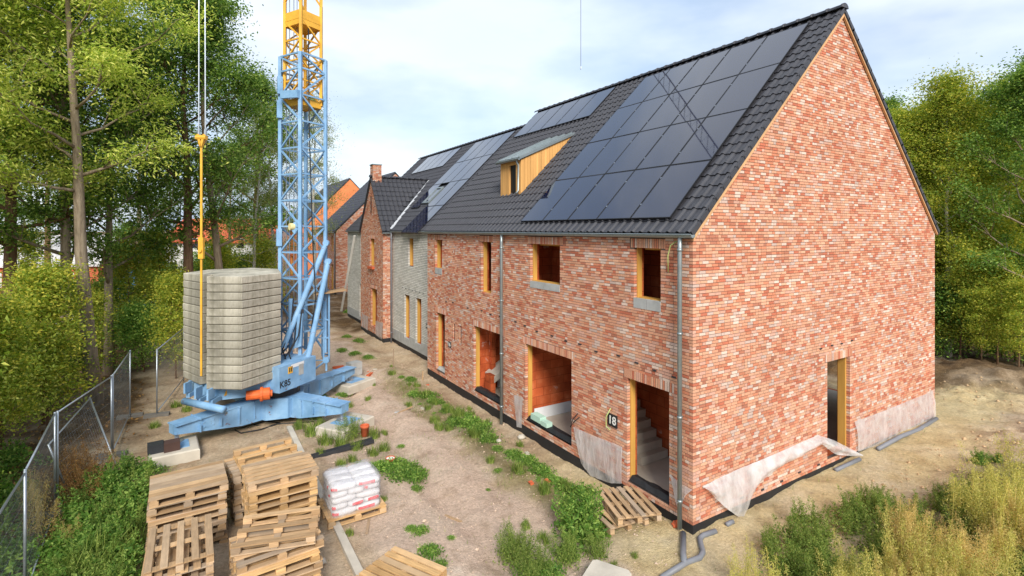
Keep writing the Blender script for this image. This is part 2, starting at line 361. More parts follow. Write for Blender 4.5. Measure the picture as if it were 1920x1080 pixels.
def zones(x, y):
    n = (fbm(x*.8+9, y*.8)-.5); n2 = (fbm(x*2.6, y*2.6+5)-.5)
    forest = sst(-9.3, -10.3, x+n*2.5)
    forest = np.maximum(forest, sst(13.5, 15.5, x+.6*y+n*3)*sst(-9, 3, y))
    path = sst(-5.6, -4.9, x+n)*sst(-1.5, -2.1, x+n*1.6+n2*.8-.5*sst(4, 0, y))*sst(-2, 1.0, y+n*2+x*.5+2)
    sand = sst(-2.2, -.9, x+n*.8)*sst(-2.6, -1.4, y+n*1.4-x*.05)*sst(11, 8.5, x*.6)*sst(6, 2, y)
    sand = np.maximum(sand, sst(-1.6, -2.2, -x)*0)
    patch = sst(.05, .2, n2+n)*.0
    green = sst(-1.5, -2.6, y+n*1.5)*sst(-.5, 1.5, x+n*2)*sst(9.5, 7, x+n*3)
    green = np.maximum(green, sst(-8.3, -8.9, x+n)*sst(-10.6, -9.9, x)*sst(10, 7.5, y+n*2))
    green = np.maximum(green, .75*np.exp(-((x+1.45+n*.6)/.45)**2)*sst(0, 1.5, y)*sst(14.5, 12, y))
    green = np.maximum(green, .7*np.exp(-(((x+4.4+n)/.8)**2+((y-8.4)/1.2)**2)))
    green = np.maximum(green, .5*np.exp(-(((x+3.9+n)/.7)**2+((y-5.9)/.8)**2)))
    return forest, path, sand, green
fz = [a.ravel() for a in zones(XX, YY)]
gm = npmesh('ground', V, F, None, None, True); gm.materials.clear()
at = gm.attributes.new('zone', 'FLOAT_COLOR', 'POINT'); at.data.foreach_set('color', np.stack(fz, -1).astype(np.float32).ravel())
t = NT('ground'); a = t.n('ShaderNodeAttribute', attribute_name='zone'); s3 = t.n('ShaderNodeSeparateColor'); t.l(a.outputs['Color'], s3.inputs[0])
cv = t.coord('Object'); nA = t.noise(1.1, 7, cv, .6); nB = t.noise(14, 6, cv, .65); nC = t.noise(70, 4, cv, .7)
dirt = t.ramp(nA, [(.3, hx(166, 140, 114)), (.55, hx(196, 172, 142)), (.75, hx(212, 192, 164))])
pathc = t.ramp(nA, [(.3, hx(198, 172, 152)), (.6, hx(214, 190, 169)), (.8, hx(222, 204, 185))])
sandc = t.ramp(nA, [(.3, hx(196, 172, 126)), (.6, hx(214, 194, 150)), (.8, hx(224, 208, 168))])
forc = t.ramp(nA, [(.3, hx(74, 56, 38)), (.55, hx(110, 86, 58)), (.75, hx(140, 112, 76))])
grc = t.ramp(nA, [(.3, hx(86, 88, 48)), (.6, hx(118, 112, 66)), (.8, hx(150, 134, 88))])
vor = t.n('ShaderNodeTexVoronoi'); vor.inputs['Scale'].default_value = 24; t.l(cv, vor.inputs['Vector'])
c = t.mix(s3.outputs[1], dirt, pathc); c = t.mix(s3.outputs[2], c, sandc); c = t.mix(a.outputs['Alpha'], c, grc); c = t.mix(s3.outputs[0], c, forc)
nE = t.noise(2.6, 8, cv, .68); c = t.mix(t.ramp(nE, [(.52, G1(0)), (.66, G1(.42))]), c, hx(140, 116, 90)); nF = t.noise(.55, 5, cv, .6); c = t.mix(t.ramp(nF, [(.5, G1(0)), (.7, G1(.4))]), c, hx(206, 190, 168))
c = t.mix(1, c, t.ramp(nB, [(.3, G1(.74)), (.7, G1(1.18))]), 'MULTIPLY'); c = t.mix(1, c, t.ramp(nC, [(.3, G1(.78)), (.7, G1(1.16))]), 'MULTIPLY')
c = t.mix(t.ramp(vor.outputs['Distance'], [(.08, G1(.45)), (.2, G1(0))]), c, hx(218, 196, 172))   # scattered grit and small stones
t.col(c); nD = t.noise(30, 6, cv, .7); t.bump(nD, .07, .85); t.set(.96, 0, .12)
gm.materials.append(t.m)
ground = put('ground', gm); kind(ground, 'structure')

# ------------------------------------------------------------------ bricks
PAL = [(hx(220, 162, 132), .22), (hx(226, 176, 146), .18), (hx(210, 134, 102), .17), (hx(196, 106, 78), .09), (hx(220, 174, 156), .15), (hx(230, 212, 200), .09), (hx(208, 190, 182), .05), (hx(182, 114, 90), .05)]
PALC = np.array([p[0] for p in PAL])*.92; PALC = (PALC*.8+PALC.mean(0)*.2)*np.array([1.0, .975, .93]); PALW = np.array([p[1] for p in PAL]); PALW = PALW/PALW.sum()
GPAL = np.array([hx(210, 208, 200), hx(204, 202, 193), hx(214, 212, 205), hx(200, 197, 188)])
CO = .0625; JT = .011
class Bricks:
    """axis-aligned bricks: centre, half size, colour"""
    def __init__(s): s.c = []; s.h = []; s.k = []; s.soft = []
    def mesh_of(s, idx, name, mat, pal, jit=.10):
        C = np.array([s.c[i] for i in idx]); Hh = np.array([s.h[i] for i in idx]); K = np.array([s.k[i] for i in idx])
        sg = np.array([(-1, -1, -1), (1, -1, -1), (1, 1, -1), (-1, 1, -1), (-1, -1, 1), (1, -1, 1), (1, 1, 1), (-1, 1, 1)])
        V = (C[:, None]+Hh[:, None]*sg[None]).reshape(-1, 3)
        f = np.array([(3, 2, 1, 0), (4, 5, 6, 7), (0, 1, 5, 4), (1, 2, 6, 5), (2, 3, 7, 6), (3, 0, 4, 7)])
        Fq = (np.arange(len(C))[:, None, None]*8+f[None]).reshape(-1, 4)
        cc = pal[K]*(1+(RN.random((len(C), 1))-.5)*2*jit)
        return npmesh(name, V, Fq, mat, np.repeat(cc, 6, axis=0).astype(np.float32))
def inop(ops, a0, a1, z0, z1):
    for o in ops:
        if a1 > o[0]+1e-4 and a0 < o[1]-1e-4 and z1 > o[2]+1e-4 and z0 < o[3]-1e-4: return o
    return None
def brick_wall(B, axis, plane, sgn, a0, a1, z0, z1, ops=(), JT=.0105, top=None, corner=(0, 0), npal=8, wts=None, Lmin=.09, Lmax=.188, mixp=.72, lintel=True, co=CO, D=.09):
    """axis 'y': wall in plane x=plane running along y; axis 'x': wall in plane y=plane running along x. sgn: outward direction."""
    rr = R; wts = list(wts) if wts is not None else list(PALW)
    def add(u0, u1, za, zb):
        if u1-u0 < .018 or zb-za < .012: return
        pr = rr.uniform(-.0008, .0014); p0 = plane+sgn*pr; p1 = plane-sgn*D
        ctr = ((p0+p1)/2, (u0+u1)/2, (za+zb)/2) if axis == 'y' else ((u0+u1)/2, (p0+p1)/2, (za+zb)/2)
        hf = (abs(p0-p1)/2, (u1-u0)/2, (zb-za)/2) if axis == 'y' else ((u1-u0)/2, abs(p0-p1)/2, (zb-za)/2)
        B.c.append(ctr); B.h.append(hf); B.k.append(rr.choices(range(npal), wts)[0])
    lint = [(o[0]-.12, o[1]+.12, o[3], o[3]+.20) for o in ops if len(o) > 4 and o[4]] if lintel else []
    for l in lint:
        u = l[0]; 
        while u < l[1]-.02:
            ww = .0515; add(u+.004, min(u+ww, l[1])-.004, l[2]+.003, l[3]-.004); u += ww+.009
    blk = list(ops)+lint
    nrow = int(round((z1-z0)/co))
    for r in range(nrow):
        za = z0+r*co; zb = za+co-JT; zm = (za+zb)/2
        lo, hi = a0, a1
        if top: 
            t_ = top(zb)
            if t_ is None: break
            lo, hi = max(lo, t_[0]), min(hi, t_[1])
        if corner[0]: lo += (D+.006) if (r+corner[0]) % 2 else 0
        if corner[1]: hi -= (D+.006) if (r+corner[1]) % 2 else 0
        segs = [(lo, hi)]
        for o in blk:
            if zm > o[2]-.004 and zm < o[3]+.004:
                ns = []
                for s0, s1 in segs:
                    if o[1] <= s0 or o[0] >= s1: ns.append((s0, s1)); continue
                    if o[0] > s0: ns.append((s0, o[0]))
                    if o[1] < s1: ns.append((o[1], s1))
                segs = ns
        for s0, s1 in segs:
            u = s0; first = True
            while u < s1-.01:
                ln = Lmax if rr.random() < mixp else Lmin+.005
                if first and r % 2: ln = Lmin*rr.choice((1, 1.5)); 
                first = False
                e = min(u+ln, s1)
                if s1-e < .05: e = s1
                add(u, e-(JT if e < s1 else 0), za, zb); u = e
def wall_back(g, axis, plane, sgn, t0, t1, a0, a1, z0, z1, ops, mi=0, grow=.003):
    """solid leaf between depth t0 and t1 behind the wall plane, with openings"""
    us = sorted({a0, a1, *[q for o in ops for q in (o[0]-grow, o[1]+grow) if a0 < q < a1]})
    for u0, u1 in zip(us, us[1:]):
        um = (u0+u1)/2; cuts = sorted([(o[2]-grow, o[3]+grow) for o in ops if o[0]-grow < um < o[1]+grow]); z = z0
        spans = []
        for c0, c1 in cuts:
            if c0 > z and z < z1: spans.append((z, min(c0, z1)))
            z = max(z, c1)
        if z < z1: spans.append((z, z1))
        for c0, c1 in spans:
            pa, pb = plane-sgn*t0, plane-sgn*t1
            if axis == 'y': g.box(min(pa, pb), max(pa, pb), u0, u1, c0, c1, mi)
            else: g.box(u0, u1, min(pa, pb), max(pa, pb), c0, c1, mi)
def emit_bricks(B, root, n_single, name, mat, pal):
    idx = list(range(len(B.c)))
    if n_single:
        idx.sort(key=lambda i: -(B.h[i][0]+B.h[i][1])*B.h[i][2]/max(1, (Vector(B.c[i])-CAM).length)**2)
        sing = idx[:n_single]; idx = idx[n_single:]; cache = {}
        for i in sing:
            h = tuple(round(q, 3) for q in B.h[i]); k = (h, B.k[i])
            if k not in cache:
                g = Geo(); g.box(-h[0], h[0], -h[1], h[1], -h[2], h[2], 0, tuple(pal[B.k[i]])); cache[k] = g.mesh('brick', mat, colors=True)
            put('brick', cache[k], root, Matrix.Translation(B.c[i]))
    kind(put(name, B.mesh_of(idx, name, mat, pal), root), 'stuff')

# ------------------------------------------------------------------ roof tiles
def tile_mesh(wd, ln, hgt=.05, n=8, th=.03):
    g = Geo(); xs = [(-.5+i/n)*wd*1.04 for i in range(n+1)]
    pf = lambda s: hgt*max(0, math.cos((s/wd-.18)*2*math.pi))**1.0 + .012*max(0, math.cos((s/wd+.32)*2*math.pi))
    vs = []
    for s in xs: vs += [(s, 0, pf(s)+.03), (s, ln*1.08, pf(s)+.002), (s, 0, pf(s)+.03-th)]
    fs = []
    for i in range(n):
        a = i*3; fs += [(a, a+3, a+4, a+1), (a+2, a+5, a+3, a)]
    g.add(vs, fs); g.add([vs[0], vs[1], vs[2]], [(0, 1, 2)]); k = n*3; g.add([vs[k], vs[k+1], vs[k+2]], [(2, 1, 0)])
    return g
def roof_frame(o, along, up):
    a = Vector(along).normalized(); u = Vector(up).normalized(); n = a.cross(u).normalized()
    return Matrix(((a.x, u.x, n.x, o[0]), (a.y, u.y, n.y, o[1]), (a.z, u.z, n.z, o[2]), (0, 0, 0, 1)))
def tiled(M, width, length, root, single=0, skip=None, wd=.24, ln=.345, part='roof_tiles', hgt=.05, n=8, clip=None):
    cols = max(1, round(width/wd)); wd = width/cols; rows = max(1, round(length/ln)); ln = length/rows
    g = tile_mesh(wd, ln, hgt, n); pos = []
    for c in range(cols):
        for r in range(rows):
            s, u = (c+.5)*wd, r*ln
            if skip and skip(s, u+ln/2): continue
            pos.append((s, u))
    pts = [(M @ Vector((s, u, 0)), s, u) for s, u in pos]
    pts.sort(key=lambda q: (q[0]-CAM).length)
    one = pts[:single]; rest = pts[single:]
    if one:
        me = g.mesh('roof_tile', M_TILE)
        for p, s, u in one: put('roof_tile', me, root, M @ Matrix.Translation((s, u, R.uniform(0, .002))) @ Matrix.Rotation(R.uniform(-.004, .004), 4, 'X'))
    if rest:
        v = np.array(g.v); O = np.array([(s, u, R.uniform(0, .003)) for _, s, u in rest]); W_ = (v[None]+O[:, None]).reshape(-1, 3)
        Mn = np.array(M); W_ = W_@Mn[:3, :3].T+Mn[:3, 3]
        me = bpy.data.meshes.new(part); k = len(v); fs = []
        q4 = np.array([f for f in g.f if len(f) == 4]); q3 = np.array([f for f in g.f if len(f) == 3]); off = np.arange(len(rest))[:, None, None]*k
        tri = np.concatenate([q4[:, [0, 1, 2]], q4[:, [0, 2, 3]], q3])
        me = npmesh(part, W_, (off+tri[None]).reshape(-1, 3), M_TILE)
        kind(put(part, me, root), 'stuff')
def ridge_tiles(a, b, root, r=.13, ln=.36, single=True):
    a, b = Vector(a), Vector(b); d = (b-a); n = max(1, round(d.length/ln)); d.normalize(); st = (b-a).length/n
    def half(g, o):
        side = d.cross(Vector((0, 0, 1))).normalized(); vs = []
        for k, (q, rr) in enumerate(((0, r*1.14), (st*.16, r*1.14), (st*.17, r), (st*1.06, r*.96))):
            for j in range(7):
                an = math.pi*j/6; vs.append(o+d*q+side*math.cos(an)*rr+Vector((0, 0, math.sin(an)*rr*.8)))
        g.add(vs, [(k*7+j, k*7+j+1, k*7+8+j, k*7+7+j) for k in range(3) for j in range(6)]+[tuple(range(6, -1, -1))])
    if single:
        g = Geo(); half(g, Vector((0, 0, 0))); me = g.mesh('ridge_tile', M_TILE, True); recalc(me)
        for i in range(n): put('ridge_tile', me, root, Matrix.Translation(a+d*(i*st)))
    else:
        g = Geo()
        for i in range(n): half(g, a+d*(i*st))
        kind(g.build('ridge_tiles', M_TILE, root, True, fix=True), 'stuff')
def gutter(root, a, b, r=.065, out=(-1, 0, 0)):
    a, b = Vector(a), Vector(b); o = Vector(out); g = Geo(); vs = []; N = 8
    for p in (a, b):
        for rr in (r, r-.006):
            for j in range(N+1):
                an = math.pi*j/N; vs.append(p+o*(-math.cos(an)*rr)+Vector((0, 0, -math.sin(an)*rr)))
    m = N+1; fs = []
    for j in range(N): fs += [(j, j+1, 2*m+j+1, 2*m+j), (m+j+1, m+j, 3*m+j, 3*m+j+1), (j+1, j, m+j, m+j+1), (2*m+j, 2*m+j+1, 3*m+j+1, 3*m+j)]
    fs += [(0, 2*m, 3*m, m), (N, m+N, 3*m+N, 2*m+N)]; g.add(vs, fs)
    g.tube([a+o*r+Vector((0, 0, .004)), b+o*r+Vector((0, 0, .004))], .013, 6)
    e = [a+o*(-math.cos(math.pi*j/N)*(r-.002))+Vector((0, 0, -math.sin(math.pi*j/N)*(r-.002))) for j in range(N+1)]
    g.add(e, [tuple(range(N+1))]); e = [b+o*(-math.cos(math.pi*j/N)*(r-.002))+Vector((0, 0, -math.sin(math.pi*j/N)*(r-.002))) for j in range(N+1)]; g.add(e, [tuple(range(N, -1, -1))])
    return g.build('gutter', M_ZINC, root, False)
def downpipe(root, x, y, z0, z1, r=.045, out=-.1, mat=None):
    g = Geo(); g.tube([(x+out, y, z0), (x+out, y, z1-.25), (x+out*.9, y, z1)], r, 10)
    for z in np.arange(z0+.5, z1-.1, 1.6): g.tube([(x+out, y, z), (x+out, y, z+.05)], r+.007, 10); g.obox((x+out+r, y, z+.025), (x-.01, y, z+.025), .015, .03)
    d = g.build('downpipe', mat or M_ZINC, root, True); return d
PW = []
def solar_array(M, s0, u0, cw, ch, cells, label, group, lift=.10, rows=None, end='gable'):
    """M: roof frame; cells: list of (col,row); each panel one thing"""
    proto = None
    for (c, r) in cells:
        if proto is None:
            g = Geo(); e = .018; h = .035
            for b in ((0, cw, 0, e), (0, cw, ch-e, ch), (0, e, e, ch-e), (cw-e, cw, e, ch-e)): g.box(b[0], b[1], b[2], b[3], -h, .004)
            f = g.mesh('frame', M_FRAME); g2 = Geo().box(e, cw-e, e, ch-e, -h*.8, .001); gl = g2.mesh('glass', M_SOLAR)
            g3 = Geo(); 
            for q in (.25, .75): g3.box(-.006, .014, ch*q-.02, ch*q+.02, -.03, .008)
            cl = g3.mesh('clamp', M_GALV); proto = (f, gl, cl)
        nc = max(q[0] for q in cells); wd_ = ['first', 'second', 'third', 'fourth', 'fifth'][nc-c]
        o = thing('solar_panel', ('black solar panel, '+(rows[r]+', ' if rows else '')+wd_+' '+label), 'solar panel', (0, 0, 0), 0, group, local=True)
        o.matrix_world = M @ Matrix.Translation((s0+c*(cw+.016), u0+r*(ch+.016), lift)) @ Matrix.Rotation(R.uniform(-.0022, .0022), 4, 'X') @ Matrix.Rotation(R.uniform(-.0022, .0022), 4, 'Y')
        for nm, me in zip(('frame', 'glass'), proto): q = put(nm, me); q.parent = o
        q = put('clamp', proto[2]); q.parent = o
# ------------------------------------------------------------------ terrace: houses 18 and 16
ZE, SL, WD = 5.52, .98, 10.9
XR = WD/2; ZR = ZE+SL*XR; COSR = 1/math.sqrt(1+SL*SL); SLEN = XR/COSR
def front_ops(y0, y1, ops): return [o for o in ops if o[0] >= y0-.01 and o[1] <= y1+.01]
OPS = [(.79, 1.54, 4.13, 5.21, 1), (4.16, 5.54, 4.15, 5.20, 1), (7.77, 8.45, 3.55, 5.20, 1), (11.58, 12.24, 4.1, 5.20, 1),
       (.57, 1.74, .12, 2.37, 1), (3.68, 5.79, .18, 2.35, 1), (7.02, 8.98, .18, 2.36, 1), (11.33, 12.13, .15, 2.38, 1),
       (10.44, 10.57, 1.55, 2.20, 0), (9.92, 10.05, 1.55, 2.16, 0)]
GOP = [(4.80, 5.87, .12, 2.44, 1)]
BOP = [(1.3, 3.9, .05, 2.3, 0), (1.0, 2.4, 3.5, 5.1, 0), (4.0, 5.6, 3.5, 5.1, 0)]  # upstairs back openings are unseen, added to let light in
YP = 6.9
def frames(root, o, nm='frame_board'):
    """plywood board on the far reveal, thin head board"""
    g = Geo().box(.085, .215, o[1]-.035, o[1]-.004, o[2]+.004, o[3]-.004); g.build(nm, M_PLY, root)
    Geo().box(.30, .315, o[0]+.01, o[1]-.04, o[3]-.05, o[3]-.002).build(nm, M_PLY, root)
def house_shell(root, y0, y1, ops, left_end=False, n_single=0, name_clay=M_CLAY):
    B = Bricks()
    brick_wall(B, 'y', 0, -1, y0, y1, 0, ZE-.06, ops, corner=(1 if left_end else 0, 0))
    g = Geo(); wall_back(g, 'y', 0, -1, .008, .10, y0+(.008 if left_end else 0), y1, 0.003, ZE, ops)
    if left_end:
        brick_wall(B, 'x', 0, -1, 0, WD, 0, ZR-.02, GOP, top=lambda z: (0, WD) if z < ZE else ((z-ZE)/SL, WD-(z-ZE)/SL) if z < ZR-.05 else None, corner=(2, 0))
        wall_back(g, 'x', 0, -1, .008, .10, .101, WD, .003, ZE, GOP)
        g.extr([(.0, .008, ZE+.001), (WD, .008, ZE+.001), (XR, .008, ZR)], (0, .09, 0))
    g.build('mortar_bed', M_MORTAR, root, fix=True)
    g = Geo(); wall_back(g, 'y', 0, -1, .101, .30, y0+(.101 if left_end else 0), y1, -.3, ZE, ops)
    if left_end:
        wall_back(g, 'x', 0, -1, .101, .30, .301, WD-.1, -.3, ZE, GOP); g.extr([(.1, .101, ZE+.001), (WD-.1, .101, ZE+.001), (XR, .101, ZR-.1)], (0, .19, 0))
    bo = BOP if left_end else [(8.2, 11.2, .05, 2.3, 0), (8, 9.5, 3.5, 5.1, 0)]  # unseen back openings, added so daylight reaches the rooms
    g.build('wall', name_clay, root, fix=True)
    g = Geo(); wall_back(g, 'y', WD, 1, 0, .30, y0+(.301 if left_end else 0), y1, -.3, ZE, bo); g.build('back_wall', name_clay, root, fix=True)
    emit_bricks(B, root, n_single, 'brickwork', M_BRICK, PALC)
    for o in ops:
        if o[4]: frames(root, o)
    Geo().box(.31, WD-.31, y0+.31, y1-.11, -.05, .10).build('floor', M_FLOOR, root)
    Geo().box(.31, WD-.31, y0+.31, y1-.11, 2.62, 2.85).build('upper_floor', M_CONC, root)
    Geo().box(.31, WD-.31, y0+.31, y1-.11, ZE-.2, ZE-.05).build('attic_floor', M_CONC, root)
    g = Geo().box(.004, .09, y0+.004, y1, -.55, -.004)
    if left_end: g.box(.09, WD, .004, .09, -.55, -.004)
    g.build('plinth', M_BLACK, root)
h18 = thing('brick_house', 'red brick end-of-terrace house numbered 18 with its tall bare gable wall', 'house', (0, 0, 0))
h16 = thing('brick_house', 'red brick terraced house with the wooden dormer, between number 18 and the grey brick house', 'house', (0, YP, 0))
o18 = front_ops(0, YP, OPS); o16 = front_ops(YP, 13.1, OPS)
house_shell(h18, 0, YP, o18, True, 300)
house_shell(h16, YP, 13.02, o16, False, 0)
# far end cheek of house 16 where it stands forward of the grey house
B = Bricks(); brick_wall(B, 'x', 13.02, 1, .10, .75, 0, ZE-.06); emit_bricks(B, h16, 0, 'brickwork', M_BRICK, PALC)
for o_ in OPS[8:]: Geo().box(.035, .06, o_[0]-.002, o_[1]+.002, o_[2]-.002, o_[3]+.002).build('slot_dark_fill', M_BLACK, h16)  # black infill stands in for the dark inside of the slit openings
# gable door board (far reveal) and clay return
Geo().box(5.81, 5.866, .085, .26, .13, 2.43).build('frame_board', M_PLY, h18)
Geo().box(4.82, 5.80, .27, .285, 2.37, 2.435).build('frame_board', M_PLY, h18)
# sill panels under the upstairs windows
for o, h, dz in ((OPS[0], h18, .20), (OPS[1], h18, .17), (OPS[2], h16, .0), (OPS[3], h16, .22)):
    if dz:
        g = Geo()
        g.box(-.012, .05, o[0]+.002, (o[0]+o[1])/2-.004, o[2]-dz, o[2]+.01); g.box(-.010, .05, (o[0]+o[1])/2+.004, o[1]-.002, o[2]-dz, o[2]+.01)
        g.build('sill_panel', M_CEMENT, h)
    Geo().box(.06, .30, o[0]+.003, o[1]-.003, o[2]-.02, o[2]+.022).build('sill_board', M_PLY, h)
# interior walls that show through the openings
Geo().box(.32, 6.0, 5.84, 5.98, .11, 2.6).build('inner_wall', M_CLAY, h18)
Geo().box(.33, 5.9, 5.81, 5.835, .105, .42).build('skirting_board', M_WHITE, h18)
Geo().box(1.75, 1.9, .5, 3.2, .11, 2.6).build('inner_wall', M_CLAY, h18)
Geo().box(1.70, 1.745, .5, 2.05, .105, .40).build('skirting_board', M_WHITE, h18)
Geo().box(.32, 1.75, 3.2, 3.35, .11, 2.6).build('inner_wall', M_CLAY, h18)
for k in range(6): Geo().box(.8, 1.69, 2.1+.18*k, 3.19, .11+.19*k, .11+.19*(k+1)-.003).build('stair_step', M_CONC, h18)
Geo().box(.32, 6.0, 9.03, 9.17, .11, 2.6).build('inner_wall', M_CLAY, h16)
Geo().box(.95, 4.2, 8.995, 9.025, .105, .40).build('skirting_board', M_WHITE, h16)
Geo().extr([(.45, 8.35, .72), (3.6, 8.35, 2.60), (3.6, 8.35, 2.35), (.45, 8.35, .50)], (0, .64, 0)).build('stair_flight', M_CONC, h16, fix=True)
Geo().box(.32, .5, 8.37, 8.75, .11, .75).build('clay_pier', M_CLAY, h16)
Geo().box(.6, .75, 8.8, 8.99, .11, 2.5).build('inner_wall', M_CLAY, h16)
for z0, y, yy in ((3.0, 2.6, 'a'), (3.0, 6.3, 'b')): Geo().box(.31, 7, y, y+.14, 2.86, ZE-.21).build('inner_wall', M_CLAY, h18)
for y in (9.4, 12.7): Geo().box(.31, 7, y, y+.14, 2.86, ZE-.21).build('inner_wall', M_CLAY, h16)
for h, x in ((h18, 1.25), (h16, 1.25)): Geo().box(x, x+.14, .4 if h is h18 else 7.2, 6.2 if h is h18 else 12.6, 2.86, ZE-.21).build('inner_wall', M_CLAY, h)
# bitumen threshold pieces at the ground-floor openings
for o, h in ((OPS[4], h18), (OPS[5], h18), (OPS[6], h16), (OPS[7], h16)):
    g = Geo(); y0, y1 = o[0]+.01, o[1]-.045; n = 9; pts = []
    for i in range(n+1):
        y = y0+(y1-y0)*i/n; a = R.uniform(-.02, .02); pts.append([(.02, y, o[2]+.03), (.10, y, o[2]+.12+a), (.26, y, o[2]+.10-a), (.31, y, o[2]+.02)])
    for i in range(n): g.add(pts[i]+pts[i+1], [(0, 1, 5, 4), (1, 2, 6, 5), (2, 3, 7, 6)])
    g.build('threshold_membrane', M_BLACK if o is not OPS[7] else M_CEMENT, h)
# roofs
def roof_pair(root, xe, xr, ze, zr, y0, y1, xb, over=.11, lift=.10, verge=0.0):
    """deck prism; returns the frame of the front slope"""
    n = Vector((-SL, 0, 1)).normalized(); lo = xe-over
    g = Geo(); A = [(lo, ze+SL*(lo-xe)), (xr, zr), (xb+over, ze-SL*over)]
    poly = [(x, z+lift*.9) for x, z in A]+[(x, z+.012) for x, z in A[::-1]]
    vs = [(x, y0, z) for x, z in poly]+[(x, y1, z) for x, z in poly]
    g.add(vs, [(0, 1, 4, 5), (1, 2, 3, 4), (11, 10, 7, 6), (10, 9, 8, 7), (0, 6, 7, 1), (1, 7, 8, 2), (5, 4, 10, 11), (4, 3, 9, 10), (0, 5, 11, 6), (2, 8, 9, 3)])
    d = g.build('roof', M_DARK, root, fix=True)
    M = roof_frame((lo, y1, ze+SL*(lo-xe)+lift), (0, -1, 0), (1, 0, SL))
    return d, M
def s_of(M, y): return M.translation.y-y
rf18, MR18 = roof_pair(h18, 0, XR, ZE, ZR, -.07, YP, WD)
rf16, MR16 = roof_pair(h16, 0, XR, ZE, ZR, YP+.001, 13.14, WD)
LEN = (XR+.11)/COSR
A1 = dict(y0=.62, y1=6.16, u0=.364, cw=1.095, ch=1.77); A2 = dict(y0=7.66, y1=12.86, cw=1.025, ch=1.74)
A2['u0'] = LEN-.22-A2['ch']
sk18 = lambda s, u: (YP-A1['y1']+.25 < s < YP-A1['y0']-.25) and (A1['u0']+.4 < u < A1['u0']+4*1.786-.3)
DY0, DY1 = 7.75, 9.08
def sk16(s, u):
    y = MR16.translation.y-s
    if A2['y0']+.25 < y < A2['y1']-.25 and u > A2['u0']+.3: return True
    return DY0+.1 < y < DY1-.1 and 2.0 < u < 4.6
tiled(MR18, YP+.07, LEN, rf18, 300, sk18); tiled(MR16, 13.139-YP, LEN, rf16, 120, sk16)
ridge_tiles((XR, -.10, ZR+.13), (XR, YP, ZR+.13), rf18); ridge_tiles((XR, YP, ZR+.13), (XR, 13.18, ZR+.13), rf16)
# verge tiles drop over the gable edge + pale batten line
g = Geo(); g.extr([(-.05, -.012, ZE-.03), (XR, -.012, ZR+.018), (XR, -.012, ZR-.078), (-.05, -.012, ZE-.128)], (0, -.05, 0)); g.extr([(WD+.05, -.012, ZE-.03), (XR+.001, -.012, ZR+.018), (XR+.001, -.012, ZR-.04), (WD+.05, -.012, ZE-.09)], (0, -.05, 0))
g.build('verge_board', M_VERGE, h18, fix=True)
n_v = 25
g0 = Geo(); g0.hexa([(0, -.006, -.04), (.345*1.05, -.006, -.04), (.345*1.05, .02, -.04), (0, .02, -.04), (0, -.006, .062), (.345*1.05, -.006, .040), (.345*1.05, .02, .040), (0, .02, .062)])
vm = g0.mesh('verge_tile', M_TILE)
for sd in (0, 1):
    for k in range(n_v):
        u = k*LEN/n_v; M_ = roof_frame((-.11 if not sd else WD+.11, -.075, ZE-SL*.11+.10), (1, 0, SL) if not sd else (-1, 0, SL), (0, 1, 0))
        a = Vector((1, 0, SL) if not sd else (-1, 0, SL)).normalized(); up = Vector((-SL, 0, 1) if not sd else (SL, 0, 1)).normalized(); y_ = Vector((0, 1, 0))
        o = Vector((-.11 if not sd else WD+.11, -.078, ZE-SL*.11+.10))+a*u
        put('verge_tile', vm, rf18, Matrix(((a.x, 0, up.x, o.x), (a.y, 1, up.y, o.y), (a.z, 0, up.z, o.z), (0, 0, 0, 1))))
gutter(h18, (-.12, -.10, ZE-.02), (-.12, YP, ZE-.02)); gutter(h16, (-.12, YP+.002, ZE-.02), (-.12, 13.2, ZE-.02))
downpipe(h18, -.02, .21, -.12, ZE-.07); downpipe(h16, -.02, 6.93, -.28, ZE-.07)
solar_array(MR18, s_of(MR18, A1['y1']), A1['u0'], A1['cw'], A1['ch'], [(c, r) for c in range(5) for r in range(4)], 'from the gable verge, house 18', 'solar panels on the roof of number 18', .105, ['gutter row', 'second row up', 'third row up', 'ridge row'])
solar_array(MR16, s_of(MR16, A2['y1']), A2['u0'], A2['cw'], A2['ch'], [(c, 0) for c in range(5)], 'from house 18 in the row above the dormer', 'solar panels above the dormer', .105)
# dormer
dm = Geo(); FX, FZ, TX, TZ = 1.15, 7.93, 3.30, 8.95
dm.extr([(FX+.02, DY0+.03, ZE+SL*FX), (FX+.02, DY0+.03, FZ), (TX-.05, DY0+.03, TZ-.02)], (0, DY1-DY0-.06, 0))
dorm = put('dormer', (lambda gg: (recalc(gg), gg)[1])(dm.mesh('dormer', M_DARK)), h16)
k = 0; x = FX
while x < TX-.12:     # upright cladding boards on both cheeks
    x1 = x+.112; zt = lambda q: FZ+(TZ-FZ)*(q-FX)/(TX-FX)-.02; zb = lambda q: ZE+SL*q+.13
    for yy in (DY0, DY1-.03):
        dd = R.uniform(0, .004); a0, a1 = zb(x), zb(x1); b0, b1 = zt(x), zt(x1)
        if b1-a1 > .02:
            g = Geo(); g.hexa([(x, yy-dd, a0), (x1-.008, yy-dd, a1), (x1-.008, yy+.028, a1), (x, yy+.028, a0), (x, yy-dd, b0), (x1-.008, yy-dd, b1), (x1-.008, yy+.028, b1), (x, yy+.028, b0)]); g.build('cladding_board', M_LARCH, dorm)
    x = x1
zf = ZE+SL*FX+.12
wy0, wy1 = DY0+.33, DY0+.82
for (a, b, c, d) in ((DY0-.002, wy0, zf, FZ-.03), (wy1, DY1+.002, zf, FZ-.03), (wy0, wy1, FZ-.16, FZ-.03)):
    y = a
    while y < b-.01: Geo().box(FX-.034, FX+.012, y, min(y+.165, b)-.004, c, d).build('cladding_board', M_LARCH, dorm); y += .165
